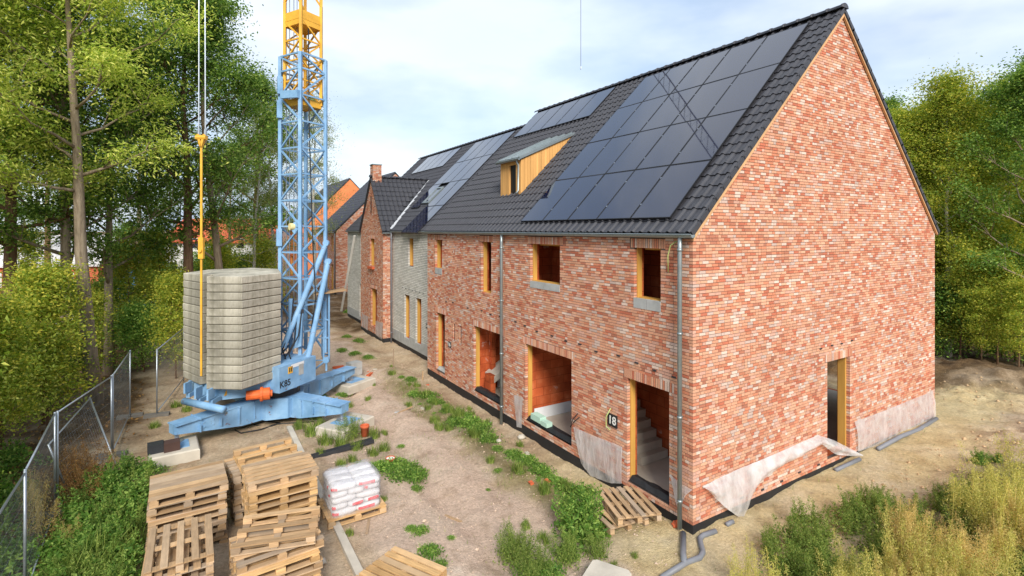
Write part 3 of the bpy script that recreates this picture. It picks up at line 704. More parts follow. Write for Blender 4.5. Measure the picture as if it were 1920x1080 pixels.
Geo().box(FX-.03, FX+.10, wy1-.07, wy1-.002, zf-.05, FZ-.165).build('frame_board', M_LARCH, dorm)
Geo().box(FX+.018, FX+.03, wy0+.03, wy1-.08, zf, FZ-.17).build('pane', M_FRAME, dorm)
g = Geo(); g.extr([(FX-.14, DY0-.07, FZ-.04), (FX-.14, DY0-.07, FZ+.05), (TX+.02, DY0-.07, TZ+.05), (TX+.02, DY0-.07, TZ-.03)], (0, DY1-DY0+.14, 0)); g.build('dormer_roof', M_ZINC, dorm, fix=True)
g = Geo()
for i in range(4): y = DY0+.02+i*(DY1-DY0-.04)/3; g.obox((FX-.12, y, FZ+.065), (TX-.05, y, TZ+.06), .03, .04)
g.build('standing_seam', M_ZINC, dorm)
gutter(dorm, (FX-.16, DY0-.08, FZ-.02), (FX-.16, DY1+.08, FZ-.02), .05)
Geo().tube([(FX-.14, DY0+.12, FZ-.06), (FX-.06, DY0+.12, FZ-.22), (FX-.07, DY0+.12, zf+.12), (FX-.16, DY0+.1, zf+.02)], .033, 8).build('downpipe', M_ZINC, dorm, True)
# house numbers
def lettering(name, txt, size, M, mat, parent, off=.004):
    cu = bpy.data.curves.new(name, 'FONT'); cu.body = txt; cu.size = size; cu.align_x = 'CENTER'; cu.align_y = 'CENTER'; cu.extrude = .002; cu.offset = off
    q = bpy.data.objects.new('tmp_text', cu); COL.objects.link(q); bpy.context.view_layer.update()
    me = bpy.data.meshes.new_from_object(q.evaluated_get(bpy.context.evaluated_depsgraph_get())); bpy.data.objects.remove(q)
    me.name = name; me.materials.clear(); me.materials.append(mat)
    return put(name, me, parent, M)
def plate(root, y, z, txt, x=0, s=.2):
    p = Geo().box(x-.028, x-.006, y-s*.55, y+s*.55, z-s*.5, z+s*.5).build('number_plate', M_BLACK, root)
    lettering('number', txt, s*.95, Matrix(((0, 0, -1, x-.032), (-1, 0, 0, y), (0, 1, 0, z), (0, 0, 0, 1))), M_WHITEPAINT, p)
    return p
plate(h18, 2.18, 1.30, '18', s=.27); plate(h16, 10.86, 1.36, '16', s=.2)
# dark blocks in place of the wall-tie holes in the brickwork
def holes(root, axis, lst, pl=0):
    g = Geo()
    for u, z in lst:
        if axis == 'y': g.box(pl-.02, pl+.01, u-.05, u+.05, z-.018, z+.014)
        else: g.box(u-.045, u+.045, pl-.02, pl+.01, z-.016, z+.014)
    g.build('tie_hole_block', M_DARK, root)
for y, z in [(3.9, 2.78), (3.35, 2.8), (2.75, 2.74), (2.0, 2.8), (1.45, 2.76), (.95, 2.72), (.45, 2.7), (5.2, 2.8), (5.8, 2.86), (6.3, 2.9), (4.5, 2.8)]: holes(h18, 'y', [(y, z)])
for y, z in [(7.2, 2.92), (7.8, 2.9), (8.4, 2.94), (9.4, 2.9), (10.6, 2.95), (11.2, 2.9)]: holes(h16, 'y', [(y, z)])
for x, z in [(4.5, 2.80), (5.0, 2.82), (5.45, 2.81), (5.95, 2.83), (1.5, .12), (2.2, .1), (2.9, .1), (3.6, .12), (4.4, .1)]: holes(h18, 'x', [(x, z)])
# ------------------------------------------------------------------ grey brick house (14), gabled wing house, second grey house
XG = .70
ZRG = ZE+SL*((WD-XG)/2); XRG = XG+(WD-XG)/2; LENG = (XRG-XG+.11)/COSR
def grey_house(root, y0, y1, ops, single=0):
    B = Bricks(); brick_wall(B, 'y', XG, -1, y0, y1, .5, ZE-.06, ops, npal=4, wts=(3, 3, 2, 1), Lmin=.3, Lmax=.42, lintel=False, co=.078, JT=.02)
    emit_bricks(B, root, 0, 'brickwork', M_GBRICK, GPAL)
    g = Geo(); wall_back(g, 'y', XG, -1, .014, .10, y0+.002, y1, .5, ZE, ops); g.build('mortar_bed', M_GMORTAR, root)
    g = Geo(); wall_back(g, 'y', XG, -1, .101, .3, y0+.002, y1, -.3, ZE, ops); g.build('wall', M_CLAY, root); g = Geo(); wall_back(g, 'y', WD, 1, 0, .3, y0, y1, -.3, ZE, [(y0+1, y0+2.5, .1, 2.2)]); g.build('back_wall', M_CLAY, root)
    g = Geo(); wall_back(g, 'y', XG, -1, -.012, .10, y0+.002, y1, 0, .497, ops); g.build('cement_base', M_CEMENT, root)
    Geo().box(XG+.004, XG+.09, y0+.002, y1, -.55, -.003).build('plinth', M_BLACK, root)
    for o in ops: Geo().box(XG+.085, XG+.22, o[1]-.036, o[1]-.004, o[2]+.004, o[3]-.004).build('frame_board', M_PLY, root)
    Geo().box(XG+.31, WD-.31, y0+.11, y1-.1, -.05, .1).build('floor', M_FLOOR, root); Geo().box(XG+.31, WD-.31, y0+.11, y1-.1, 2.62, 2.85).build('upper_floor', M_CONC, root)
    Geo().box(3.2, 3.35, y0+.2, y1-.2, .1, 2.6).build('inner_wall', M_CLAY, root)
h14 = thing('grey_brick_house', 'pale grey brick house set back between the dormer house and the chimneyed gable', 'house', (XG, 13.04, 0))
YW0, YW1, XW = 19.45, 23.6, .22
og = [(16.45, 17.12, 3.87, 5.2), (16.95, 17.65, .35, 2.42), (15.45, 16.15, .35, 2.44)]
grey_house(h14, 13.03, YW0, og)
rf14, MR14 = roof_pair(h14, XG, XRG, ZE, ZRG, 13.15, YW1+5.0, WD)
YWC = (YW0+YW1)/2; WSL = 1.36; ZWR = ZE+WSL*(YW1-YW0)/2
A3 = dict(y0=15.15, cw=1.05, ch=1.80); A3['u0'] = LENG-.22-4*1.816
def sk14(s, u):
    y = MR14.translation.y-s; x = XG-.11+u*COSR; z = ZE+SL*(x-XG)
    if YW0-.05 < y < YW1+.05 and z < ZE+WSL*min(y-YW0, YW1-y)-.1: return True
    return 15.4 < y < 19.1 and 2.2 < u < 7.2
tiled(MR14, YW1+5.0-13.15, LENG, rf14, 0, sk14, n=6)
ridge_tiles((XRG, 13.15, ZRG+.13), (XRG, YW1+5.0, ZRG+.13), rf14, single=False)
gutter(h14, (XG-.12, 13.2, ZE-.02), (XG-.12, YW0-.02, ZE-.02)); downpipe(h14, XG-.02, YW0-.25, -.2, ZE-.07, out=-.12, mat=M_PVC)
s_r = s_of(MR14, A3['y0']+4*1.066)
cells = [(c, r) for c in range(4) for r in (2, 3)]+[(3, 1), (2, 1), (0, 1), (3, 0), (2, 0)]
solar_array(MR14, s_r, A3['u0'], A3['cw'], A3['ch'], cells, 'from the dormer house, grey house roof', 'solar panels on the grey house roof', .105, ['gutter row', 'roof window row', 'third row up', 'ridge row'])
solar_array(MR14, s_of(MR14, 26.4), LENG-.25-1.72, 1.02, 1.72, [(c, 0) for c in range(5)], 'from the roof window, ridge row behind the chimneyed gable roof', 'solar panels on the far ridge', .105)
q = thing('roof_window', 'small tilted roof window with pale frame among the solar panels', 'roof window', (0, 0, 0), 0, None, True)
q.matrix_world = MR14 @ Matrix.Translation((s_r+1*1.066+.12, A3['u0']+1.816+.25, .09)); g = Geo()
for b in ((0, .8, 0, .09), (0, .8, 1.1, 1.19), (0, .09, .09, 1.1), (.71, .8, .09, 1.1)): g.box(b[0], b[1], b[2], b[3], -.06, .07)
a_ = g.build('frame', M_ZINC); a_.parent = q; a_ = Geo().box(.09, .71, .09, 1.1, -.02, .03).build('pane', M_SOLAR); a_.parent = q
plate(h14, 14.75, 1.35, '14', XG, .2)
for k in range(7): holes(h14, 'y', [(15.2+.45*k, 2.75)], XG)
# wing: gable to the yard with chimney
hw = thing('brick_house', 'narrow red brick gabled house with chimney standing forward of the grey houses', 'house', (XW, YW0, 0))
ow = [(21.0, 21.8, 3.6, 5.1, 1), (20.55, 21.6, .35, 2.4, 1), (21.5, 21.68, 6.5, 7.4, 0)]
B = Bricks(); topw = lambda z: (YW0, YW1) if z < ZE else (YW0+(z-ZE)/WSL, YW1-(z-ZE)/WSL) if z < ZWR-.05 else None
PALD = PALC
brick_wall(B, 'y', XW, -1, YW0, YW1, 0, ZWR-.03, ow, top=topw, corner=(1, 0))
brick_wall(B, 'x', YW0, -1, XW, XG+.1, 0, ZE-.05, (), corner=(2, 0)); emit_bricks(B, hw, 0, 'brickwork', M_BRICK, PALD)
g = Geo(); wall_back(g, 'y', XW, -1, .008, .1, YW0+.008, YW1, .003, ZE, ow); wall_back(g, 'x', YW0, -1, .008, .1, XW+.101, XG+.1, .003, ZE, ()); wall_back(g, 'y', XW, -1, .101, .3, YW0+.101, YW1, -.3, ZE, ow, 1)
g.extr([(XW+.008, YW0, ZE+.001), (XW+.008, YWC, ZE+.001), (XW+.008, YWC, ZWR-.3)], (.09, 0, 0))
g.extr([(XW+.008, YW1, ZE+.001), (XW+.008, YWC, ZWR), (XW+.008, 21.11, ZE+WSL*(YW1-21.11)), (XW+.008, 21.11, ZE+.001)], (.09, 0, 0)) if False else g.extr([(XW+.008, YW0, ZE+.002), (XW+.008, YW1, ZE+.002), (XW+.008, YWC, ZWR)], (.09, 0, 0))
g.build('wall', [M_MORTAR, M_CLAY], hw, fix=True)
Geo().box(XW+.004, XW+.1, YW0+.004, YW1, -.55, -.003).box(XW+.1, XG, YW0+.004, YW0+.09, -.55, -.003).build('plinth', M_BLACK, hw)
for o in ow[:2]: Geo().box(XW+.085, XW+.25, o[1]-.036, o[1]-.004, o[2]+.004, o[3]-.004).build('frame_board', M_PLY, hw)
Geo().box(XW-.002, XW+.06, ow[2][0]+.01, ow[2][1]-.01, ow[2][2], ow[2][3]).build('slot_dark_fill', M_BLACK, hw)  # black block closes the gable slit, painting its dark inside
Geo().box(XW-.14, XW+.1, 20.95, 21.85, 3.46, 3.58).build('sill', M_TERRA, hw)
Geo().box(XW+.5, XW+.6, YW0+.3, YW1-.1, .1, 5).build('inner_wall', M_CLAY, hw)
WL = (YW1-YW0)/2*math.sqrt(1+WSL*WSL); XEND = XG+(ZWR-ZE)/SL+.5
def wing_slope(sgn):
    ye = YW0-.1 if sgn > 0 else YW1+.1; ln = WL+.1*math.sqrt(1+WSL*WSL)
    o = (XW-.08, ye, ZE-WSL*.1+.12); M = roof_frame(o, (1, 0, 0), (0, 1, WSL)) if sgn > 0 else roof_frame((XEND, ye, ZE-WSL*.1+.12), (-1, 0, 0), (0, -1, WSL))
    return M, ln
g = Geo(); lo = [(YW0-.1, ZE-WSL*.1+.10), (YWC, ZWR+.10), (YW1+.1, ZE-WSL*.1+.10), (YW1+.1, ZE-WSL*.1+.01), (YWC, ZWR+.01), (YW0-.1, ZE-WSL*.1+.01)]
vs = [(XW-.07, a, b) for a, b in lo]+[(XG+(b-ZE)/SL if b > ZE else XG-.1, a, b) for a, b in lo]
g.add(vs, [(0, 1, 4, 5), (1, 2, 3, 4), (0, 6, 7, 1), (1, 7, 8, 2), (5, 4, 10, 11), (4, 3, 9, 10), (0, 5, 11, 6), (2, 8, 9, 3)])
rfw = g.build('roof', M_DARK, hw, fix=True)
Mw, lnw = wing_slope(1); cosw = 1/math.sqrt(1+WSL*WSL)
def skw(s, u): return Mw.translation.x+s > XG+(u*cosw*WSL-.1*WSL)/SL-.12
tiled(Mw, XEND-XW+.08, lnw, rfw, 0, skw, n=6)
Mw2, lnw2 = wing_slope(-1); tiled(Mw2, XEND-XW+.08, lnw2, rfw, 0, lambda s, u: XEND-s > XG+(u*cosw*WSL-.1*WSL)/SL-.12, n=6)
ridge_tiles((XW-.1, YWC, ZWR+.13), (XEND-.45, YWC, ZWR+.13), rfw, single=False)
gutter(hw, (XW-.1, YW0-.16, ZE-.1), (XG-.1, YW0-.16, ZE-.1), .055, (0, -1, 0))
Geo().obox((XG-.12, YW0-.12, ZE+.1), (XG+(ZWR-ZE)/SL+.05, YWC-.1, ZWR+.16), .16, .03).build('valley_flashing', simple('lead_flashing', hx(205, 208, 212), .1, 4, .45, .3), hw)
B = Bricks()
cx0, cx1, cy0, cy1 = XW+.02, XW+.5, YWC-.22, YWC+.30
for (ax, pl, sg, a0, a1) in (('y', cx0, -1, cy0, cy1), ('x', cy0, -1, cx0, cx1), ('y', cx1, 1, cy0, cy1), ('x', cy1, 1, cx0, cx1)): brick_wall(B, ax, pl, sg, a0, a1, ZWR-.35, ZWR+.78, (), corner=(1 if ax == 'y' else 2, 1 if ax == 'y' else 2), D=.06)
emit_bricks(B, hw, 0, 'chimney', M_BRICK, PALC); Geo().box(cx0+.01, cx1-.01, cy0+.01, cy1-.01, ZWR-.4, ZWR+.76).build('chimney_core', M_MORTAR, hw); Geo().box(cx0-.03, cx1+.03, cy0-.03, cy1+.03, ZWR+.78, ZWR+.83).build('chimney_cap', M_ZINC, hw)
h12 = thing('grey_brick_house', 'pale grey brick house beyond the chimneyed gable, with white pole leaning on it', 'house', (XG, YW1, 0))
grey_house(h12, YW1+.02, YW1+5.0, [(YW1+1.2, YW1+1.9, 3.7, 5.1), (YW1+1.2, YW1+2.1, .2, 2.2)])
gutter(h12, (XG-.12, YW1+.2, ZE-.02), (XG-.12, YW1+5, ZE-.02))
# ------------------------------------------------------------------ far block: brick house and bare orange shell
def far_house(label, x0, y0, x1, y1, ze, zr, brick, ops, name):
    root = thing(name, label, 'house', (x0, y0, 0)); xr = (x0+x1)/2; sl = (zr-ze)/(xr-x0)
    top = lambda z: (x0, x1) if z < ze else (x0+(z-ze)/sl, x1-(z-ze)/sl) if z < zr-.1 else None
    if brick:
        B = Bricks(); brick_wall(B, 'x', y0, -1, x0, x0+9, 0, zr-.1, (), top=lambda z: (lambda q: (q[0], min(q[1], x0+9)) if q else None)(top(z)), co=.075, Lmax=.24, Lmin=.12); brick_wall(B, 'y', x0, -1, y0+.1, y1, 0, ze-.05, ops, co=.075, Lmax=.24, Lmin=.12, corner=(1, 0)); emit_bricks(B, root, 0, 'brickwork', M_BRICK, PALC)
    m = M_MORTAR if brick else M_FARCLAY; g = Geo(); off = .01 if brick else 0
    wall_back(g, 'y', x0, -1, off, .3, y0+.02, y1, -.3, ze, ops); g.box(x0+off, x1, y0+off, y0+.3, -.3, ze); g.extr([(x0, y0+off, ze+.001), (x1, y0+off, ze+.001), (xr, y0+off, zr)], (0, .25, 0)); g.box(x1-.3, x1, y0+.3, y1, -.3, ze); g.box(x0+.31, x1-.3, y1-.3, y1, -.3, ze)
    g.build('wall', m, root, fix=True)
    for o in ops: Geo().box(x0+.08, x0+.24, o[1]-.05, o[1]-.004, o[2], o[3]).build('frame_board', M_PLY, root)
    cs = math.sqrt(1+sl*sl); g = Geo(); q = [(x0-.15, ze-.15*sl+.12), (xr, zr+.12), (x1+.15, ze-.15*sl+.12), (x1+.15, ze-.15*sl+.01), (xr, zr+.01), (x0-.15, ze-.15*sl+.01)]
    vs = [(a, y0-.05, b) for a, b in q]+[(a, y1+.05, b) for a, b in q]
    g.add(vs, [(0, 1, 4, 5), (1, 2, 3, 4), (11, 10, 7, 6), (10, 9, 8, 7), (0, 6, 7, 1), (1, 7, 8, 2), (5, 4, 10, 11), (4, 3, 9, 10), (0, 5, 11, 6), (2, 8, 9, 3)])
    rf = g.build('roof', M_DARK, root, fix=True)
    tiled(roof_frame((x0-.16, y1, ze-.16*sl+.13), (0, -1, 0), (1, 0, sl)), y1-y0, (xr-x0+.16)*cs, rf, 0, None, .3, .4, n=5)
    gutter(root, (x0-.2, y0-.05, ze-.1), (x0-.2, y1, ze-.1)); downpipe(root, x0, y0+.15, -.2, ze-.1, .05, -.08)
    return root
far_house('red brick far house with dark tiled roof beyond the white leaning pole', 2.7, 40.7, 13.6, 48.8, 5.45, 10.9, True, [(41.9, 42.6, 3.6, 5.0, 1), (44.3, 45.1, 3.6, 5.0, 1), (41.8, 42.7, .1, 2.4, 1), (43.6, 44.3, .1, 2.4, 1), (45.7, 46.5, .1, 2.4, 1)], 'brick_house')
far_house('unfinished far house with bare orange clay gable and dark roof', 2.0, 56.0, 13.6, 69, 5.6, 11.6, False, [(58, 59, 3.5, 5), (60, 61.4, .1, 2.4)], 'clay_block_house')
# ------------------------------------------------------------------ tower crane
gp = lambda x, y, z: Vector((refit(x, y, z).x, refit(x, y, z).y, 0))
BC = gp(-5.8, 10.5, .3); FEET = [gp(-4.31, 8.5, .45), gp(-8.45, 9.4, .45), gp(-3.14, 12.3, .45), gp(-7.3, 13.1, .45)]
cr_ = thing('tower_crane', 'blue tower crane with lattice mast, yellow telescoping section and outrigger base', 'crane', (BC.x, BC.y, -.2))
PDc = lambda u, v, d: PD(u, v, d+2.1)
FC = PD(563, 428, 16.3); al = math.radians(29.8)
e1 = (-RT*math.cos(al)+FW*math.sin(al)); e2 = (RT*math.sin(al)+FW*math.cos(al)); SM = .985
def mast_c(side, off, z): 
    o = Vector((FC.x, FC.y, 0))+(e1+e2)*off
    return [Vector((p.x, p.y, z)) for p in (o, o+e2*side, o+(e1+e2)*side, o+e1*side)]
for f in FEET:    # outrigger beams, deep at the centre and thin at the foot
    d = (f-BC).normalized(); sd = Vector((-d.y, d.x, 0)); g = Geo(); L_ = (f-BC).length
    for a, b, z0, z1, w0, w1 in ((.15, .42, (-.02, .56), (0, .58), .24, .22), (.42, 1.0, (0, .58), (.30, .52), .22, .15)):
        p, q = BC+d*L_*a, BC+d*L_*b
        g.hexa([p-sd*w0+Vector((0, 0, z0[0])), q-sd*w1+Vector((0, 0, z1[0])), q+sd*w1+Vector((0, 0, z1[0])), p+sd*w0+Vector((0, 0, z0[0])), p-sd*w0+Vector((0, 0, z0[1])), q-sd*w1+Vector((0, 0, z1[1])), q+sd*w1+Vector((0, 0, z1[1])), p+sd*w0+Vector((0, 0, z0[1]))])
    for a in (.3, .45, .62, .8):  # web stiffeners and flange lips
        p = BC+d*L_*a; g.obox(p-sd*.275+Vector((0, 0, .56)), p+sd*.275+Vector((0, 0, .56)), .02, .05); g.obox(p-sd*.262+Vector((0, 0, .30)), p+sd*.262+Vector((0, 0, .30)), .018, .40 if a < .6 else .2)
    g.obox(BC+d*L_*.2+Vector((0, 0, .595)), f+Vector((0, 0, .535)), .46, .03)
    bm = g.build('outrigger_beam', M_BLUE, cr_)
    g = Geo().tube([f-d*.12+Vector((0, 0, .45)), f-d*.12+Vector((0, 0, .10))], .05, 10); g.tube([f-d*.12+Vector((0, 0, .09)), f-d*.12+Vector((0, 0, .055))], .16, 12); g.build('screw_jack', M_GALV, bm)
g = Geo().prism([(BC.x+.78*math.cos(a*math.pi/4+.2), BC.y+.78*math.sin(a*math.pi/4+.2)) for a in range(8)], .0, .6); g.build('base_hub', M_BLUE, cr_)
g = Geo().lathe((BC.x, BC.y, 0), [(0, .6), (.62, .6), (.62, .87), (0, .87)], 20); g.build('slewing_ring', M_DARK, cr_)
# slewing platform
pA, pB = P(524, 738, .9), P(592, 711, .9); dd = (pB-pA).normalized(); nn = Vector((-dd.y, dd.x, 0))
g = Geo(); g.hexa([pA, pB, pB+nn*1.1, pA+nn*1.1]+[p+Vector((0, 0, .74)) for p in (pA, pB, pB+nn*1.1, pA+nn*1.1)])
cab = g.build('machinery_box', M_BLUE, cr_, fix=True)
mK = Matrix(((dd.x, 0, -nn.x, 0), (dd.y, 0, -nn.y, 0), (dd.z, 1, 0, 0), (0, 0, 0, 1)))
def onbox(s, z): q = pA+dd*s+Vector((0, 0, z))-nn*.006; M = mK.copy(); M.translation = q; return M
lettering('lettering', 'K85', .26, onbox(.22, .22), M_BLACK, cab)
put('warning_sticker', Geo().box(-.09, .09, -.10, .10, -.004, .002).mesh('warning_sticker', M_YELLOW), cab, onbox(.42, .57)); put('sticker_print', Geo().box(-.05, -.01, -.06, .06, 0, .004).box(.02, .06, -.06, .06, 0, .004).mesh('sticker_print', M_BLACK), cab, onbox(.42, .57))
put('worn_plate', Geo().box(-.1, .1, -.16, .16, -.004, .002).mesh('worn_plate', M_CEMENT), cab, onbox(.86, .48))
put('maker_plate', Geo().box(-.26, .26, -.05, .05, -.004, .002).mesh('maker_plate', M_WHITE), cab, onbox(.72, .66))
g = Geo(); pl = [gp(x_, y_, 1.1) for x_, y_ in ((-8.1, 10.75), (-7.4, 9.75), (-6.2, 9.55), (-5.4, 9.75), (-4.9, 11.4), (-6.4, 11.9), (-7.7, 11.8))]
g.prism([(p.x, p.y) for p in pl], .86, 1.28); plat = g.build('slewing_platform', M_BLUE, cr_)
for a in (P(352, 735, 1.05), P(372, 745, 1.05), P(395, 748, 1.05)):
    g = Geo().obox(a, a+Vector((0, 0, .28)), .05, .3, FW); g.obox(a+FW*.4-Vector((0, 0, .1)), a-Vector((0, 0, .1)), .1, .12); g.build('bracket', M_BLUE, cr_)
a, b = P(345, 752, .95), P(420, 768, .95); Geo().tube([a, b], .09, 12).build('cross_tube', M_BLUE, cr_, True)
a, b = P(368, 762, .7), P(425, 775, .7); Geo().obox(a, b, .06, .05).build('step_bar', M_GALV, cr_)
a = P(462, 742, .95); b = P(500, 738, .95); m1 = Geo(); dr = (b-a).normalized()
m1.tube([a, a+dr*.35], .13, 14); m1.tube([a+dr*.35, a+dr*.42], .20, 16); m1.tube([a+dr*.42, a+dr*.60], .17, 16); m1.tube([a+dr*.6, a+dr*.66], .09, 12); m1.build('slewing_motor', M_ORANGE, cr_)
put('warning_triangle', Geo().add([(-.08, -.07, 0), (.08, -.07, 0), (0, .08, 0), (-.08, -.07, .004), (.08, -.07, .004), (0, .08, .004)], [(2, 1, 0), (3, 4, 5), (0, 1, 4, 3), (1, 2, 5, 4), (2, 0, 3, 5)]).mesh('warning_triangle', M_YELLOW), cr_, (lambda M, q: (setattr(M, 'translation', q), M)[1])(mK.copy(), P(425, 736, 1.05)-FW*.02))
# mast: chords and braces
Z0, Z1 = 1.5, 11.23
cs_ = mast_c(SM, 0, 0)
for p in cs_: Geo().obox((p.x, p.y, Z0), (p.x, p.y, Z1), .10, .10, (FW.x, FW.y, 0)).build('chord', M_BLUE, cr_)
def lattice(corners, z0, z1, st, wd, nm, mat, single=True, cross=False):
    gg = Geo(); z = z0; k = 0
    def bar(a, b, w_=wd):
        if single: Geo().obox(a, b, w_, w_).build(nm, mat, cr_)
        else: gg.obox(a, b, w_, w_)
    while z < z1-.05:
        zt = min(z+st, z1)
        for i in range(4):
            p, q = corners[i], corners[(i+1) % 4]; up = lambda c, h: Vector((c.x, c.y, h))
            bar(up(p, zt), up(q, zt))
            if k % 2 == 0: bar(up(p, z), up(q, zt))
            else: bar(up(q, z), up(p, zt))
        z = zt; k += 1
    if not single: return gg
lattice(cs_, Z0, Z1, .84, .05, 'brace', M_BLUE)
ci = mast_c(.79, .0975, 0)
for p in ci: Geo().obox((p.x, p.y, 9.7), (p.x, p.y, 13.0), .085, .085, (FW.x, FW.y, 0)).build('yellow_chord', M_YELLOW, cr_)
lattice(ci, 9.75, 12.4, .66, .045, 'yellow_brace', M_YELLOW)
for zz, hh in ((12.2, .45), (9.6, .22)):
    g = Geo()
    for i in range(4): p, q = ci[i], ci[(i+1) % 4]; g.obox((p.x, p.y, zz+hh/2), (q.x, q.y, zz+hh/2), .03, hh)
    g.prism([(p.x, p.y) for p in ci], zz+.03, zz+.06); g.build('collar', M_YELLOW, cr_)
up_ = lattice(ci, 13.0, 33.3, 1.0, .05, 'upper_mast', M_YELLOW, False)
for p in ci: up_.obox((p.x, p.y, 13.0), (p.x, p.y, 33.3), .085, .085)
mc = sum(ci, Vector())/4; jd = Vector((.8, .6, 0)).normalized(); js = Vector((-jd.y, jd.x, 0))
kind(up_.build('upper_mast', M_YELLOW, cr_), 'stuff')
g = Geo(); T = Vector((mc.x, mc.y, 33.3)); nJ = 40
for i in range(nJ):
    a, b = T+jd*i, T+jd*(i+1); tp = Vector((0, 0, .9))
    for s in (-.45, .45):
        g.obox(a+js*s, b+js*s, .06, .06); g.obox(a+js*s, a+jd*.5+tp, .03, .03)
    g.obox(a+js*.45, b-js*.45, .045, .045); g.obox(a+jd*.5+tp, b+jd*.5+tp, .07, .07)
kind(g.build('jib', M_GALV, cr_), 'stuff')  # yellow jib coloured grey: its backlit darkness in the panel reflections
hk = T+jd*38.0; zb_ = 21.9
Geo().tube([(hk.x, hk.y, 33.3), (hk.x, hk.y, zb_+.3)], .022, 5).build('hoist_rope', M_CABLE, cr_)
Geo().tube([(hk.x, hk.y, zb_+.3), (hk.x, hk.y, zb_)], [.05, .08], 8).build('hook', M_GALV, cr_)
# pulley, guide plates and ropes seen inside the mast
a = PDc(547, 425, 14.3); Geo().tube([a-RT*.05-FW*.05, a+RT*.05+FW*.05], .11, 16).build('sheave', simple('sheave_cream', hx(222, 206, 150), .1, 5), cr_); Geo().obox(a-Vector((0, 0, .12)), a+RT*.3+Vector((0, 0, .12)), .03, .3).build('sheave_plate', M_BLUE, cr_)
for u in (537, 543, 551, 557): a = PDc(u, 428, 14.75); Geo().tube([(a.x, a.y, 1.6), (a.x, a.y, 13.5)], .014, 5).build('rope', M_GALV, cr_)
pts = [PDc(578, 30, 14.6), PDc(580, 250, 14.5), PDc(587, 470, 14.4), PDc(592, 560, 14.3), PDc(577, 665, 14.1)]; Geo().tube(pts, .018, 6).build('power_cable', M_CABLE, cr_, True)
for a, b in (((609, 462, 14.85), (531, 652, 13.7)), ((614, 497, 14.85), (577, 672, 13.95))):
    p, q = PDc(*a), PDc(*b); g = Geo().tube([p, q], .085, 12); dv = (p-q).normalized(); g.tube([p-dv*.02, p+dv*.14], .05, 10); g.tube([p+dv*.12-FW*.06, p+dv*.12+FW*.06], .10, 14); g.build('raking_strut', M_BLUE, cr_, False)
for u, v in ((523, 445), (525, 160), (524, 205)): a = PDc(u, v, 14.6); Geo().obox(a-Vector((0, 0, .28)), a+Vector((0, 0, .28)), .10, .16).build('lug', M_BLUE, cr_)
Geo().obox(PDc(528, 178, 14.4), PDc(560, 176, 14.1), .12, .24).build('locking_beam', M_BLUE, cr_)
a = PDc(548, 655, 14.0); Geo().extr([a, a+RT*.28+Vector((0, 0, .1)), a+RT*.32+Vector((0, 0, 1.1)), a+RT*.1+Vector((0, 0, 1.1))], FW*.12).build('gusset_plate', M_BLUE, cr_, fix=True)
a = PDc(545, 560, 14.3); Geo().tube([a, a-Vector((0, 0, 1.9))], .07, 10).build('ram', M_BLUE, cr_, True)
# access cage with a board on top
cg = [PDc(607, 560, 15.0), PDc(617, 560, 15.0), PDc(604, 560, 15.8), PDc(616, 560, 15.8)]
for p in cg: Geo().tube([(p.x, p.y, 3.5), (p.x, p.y, 1.2)], .03, 8).build('cage_post', M_BLUE, cr_)
for z in (1.25, 2.0, 2.6):
    g = Geo()
    for i, j in ((0, 1), (1, 3), (3, 2), (2, 0)): g.obox((cg[i].x, cg[i].y, z), (cg[j].x, cg[j].y, z), .04, .05)
    g.obox((cg[0].x-.7*RT.x, cg[0].y-.7*RT.y, z), (cg[0].x, cg[0].y, z), .03, .03)
    g.build('cage_rail', M_BLUE, cr_)
a, b = PDc(589, 556, 14.9), PDc(648, 547, 15.3); tag(Geo().obox(a+Vector((0, 0, .08)), b+Vector((0, 0, .08)), .55, .035).build('scaffold_board', M_PALLET), 'weathered board lying on top of the blue crane access cage', 'board')
a = PDc(612, 675, 14.6); Geo().tube([a, a-Vector((0, 0, .35))], .035, 8).tube([a-FW*.06, a+FW*.06], .10, 14).tube([a-Vector((0, 0, .3))-RT*.5-Vector((0, 0, .1)), a], .03, 6).build('lamp', M_BLUE, cr_)
# pendant ropes and yellow tie bar hanging into the ballast slot
sx = gp(-7.80, 9.80, 1.3); dp = depth(sx); zt_ = lambda v: 5.6+(HYP-v)*dp/FPX
def upt(z, o=0): q = sx+RT*o; return Vector((q.x, q.y, z))
Geo().obox(upt(zt_(470)), upt(zt_(268)), .055, .03, (FW.x, FW.y, 0)).build('tie_bar', M_YELLOW, cr_); Geo().obox(upt(zt_(705)), upt(zt_(480)), .05, .03, (FW.x, FW.y, 0)).build('tie_bar', M_YELLOW, cr_)
g = Geo(); g.obox(upt(zt_(485)), upt(zt_(445)), .13, .09, (FW.x, FW.y, 0)); g.tube([upt(zt_(470))-FW*.09, upt(zt_(470))+FW*.09], .05, 10); g.build('tie_bar_joint', M_YELLOW, cr_)
g = Geo(); g.obox(upt(zt_(275)), upt(zt_(252), -.08), .06, .1, (FW.x, FW.y, 0)); g.obox(upt(zt_(275)), upt(zt_(252), .1), .06, .1, (FW.x, FW.y, 0)); g.tube([upt(zt_(258), -.14), upt(zt_(258), .14)], .07, 10); g.build('yoke', M_YELLOW, cr_)
for o_ in (-.07, .11):
    Geo().tube([upt(zt_(250), o_), upt(zt_(0)+6, o_*.8)], .017, 6).build('pendant_rope', M_GALV, cr_); Geo().tube([upt(zt_(255), o_), upt(zt_(243), o_)], .035, 8).build('rope_socket', M_GALV, cr_)
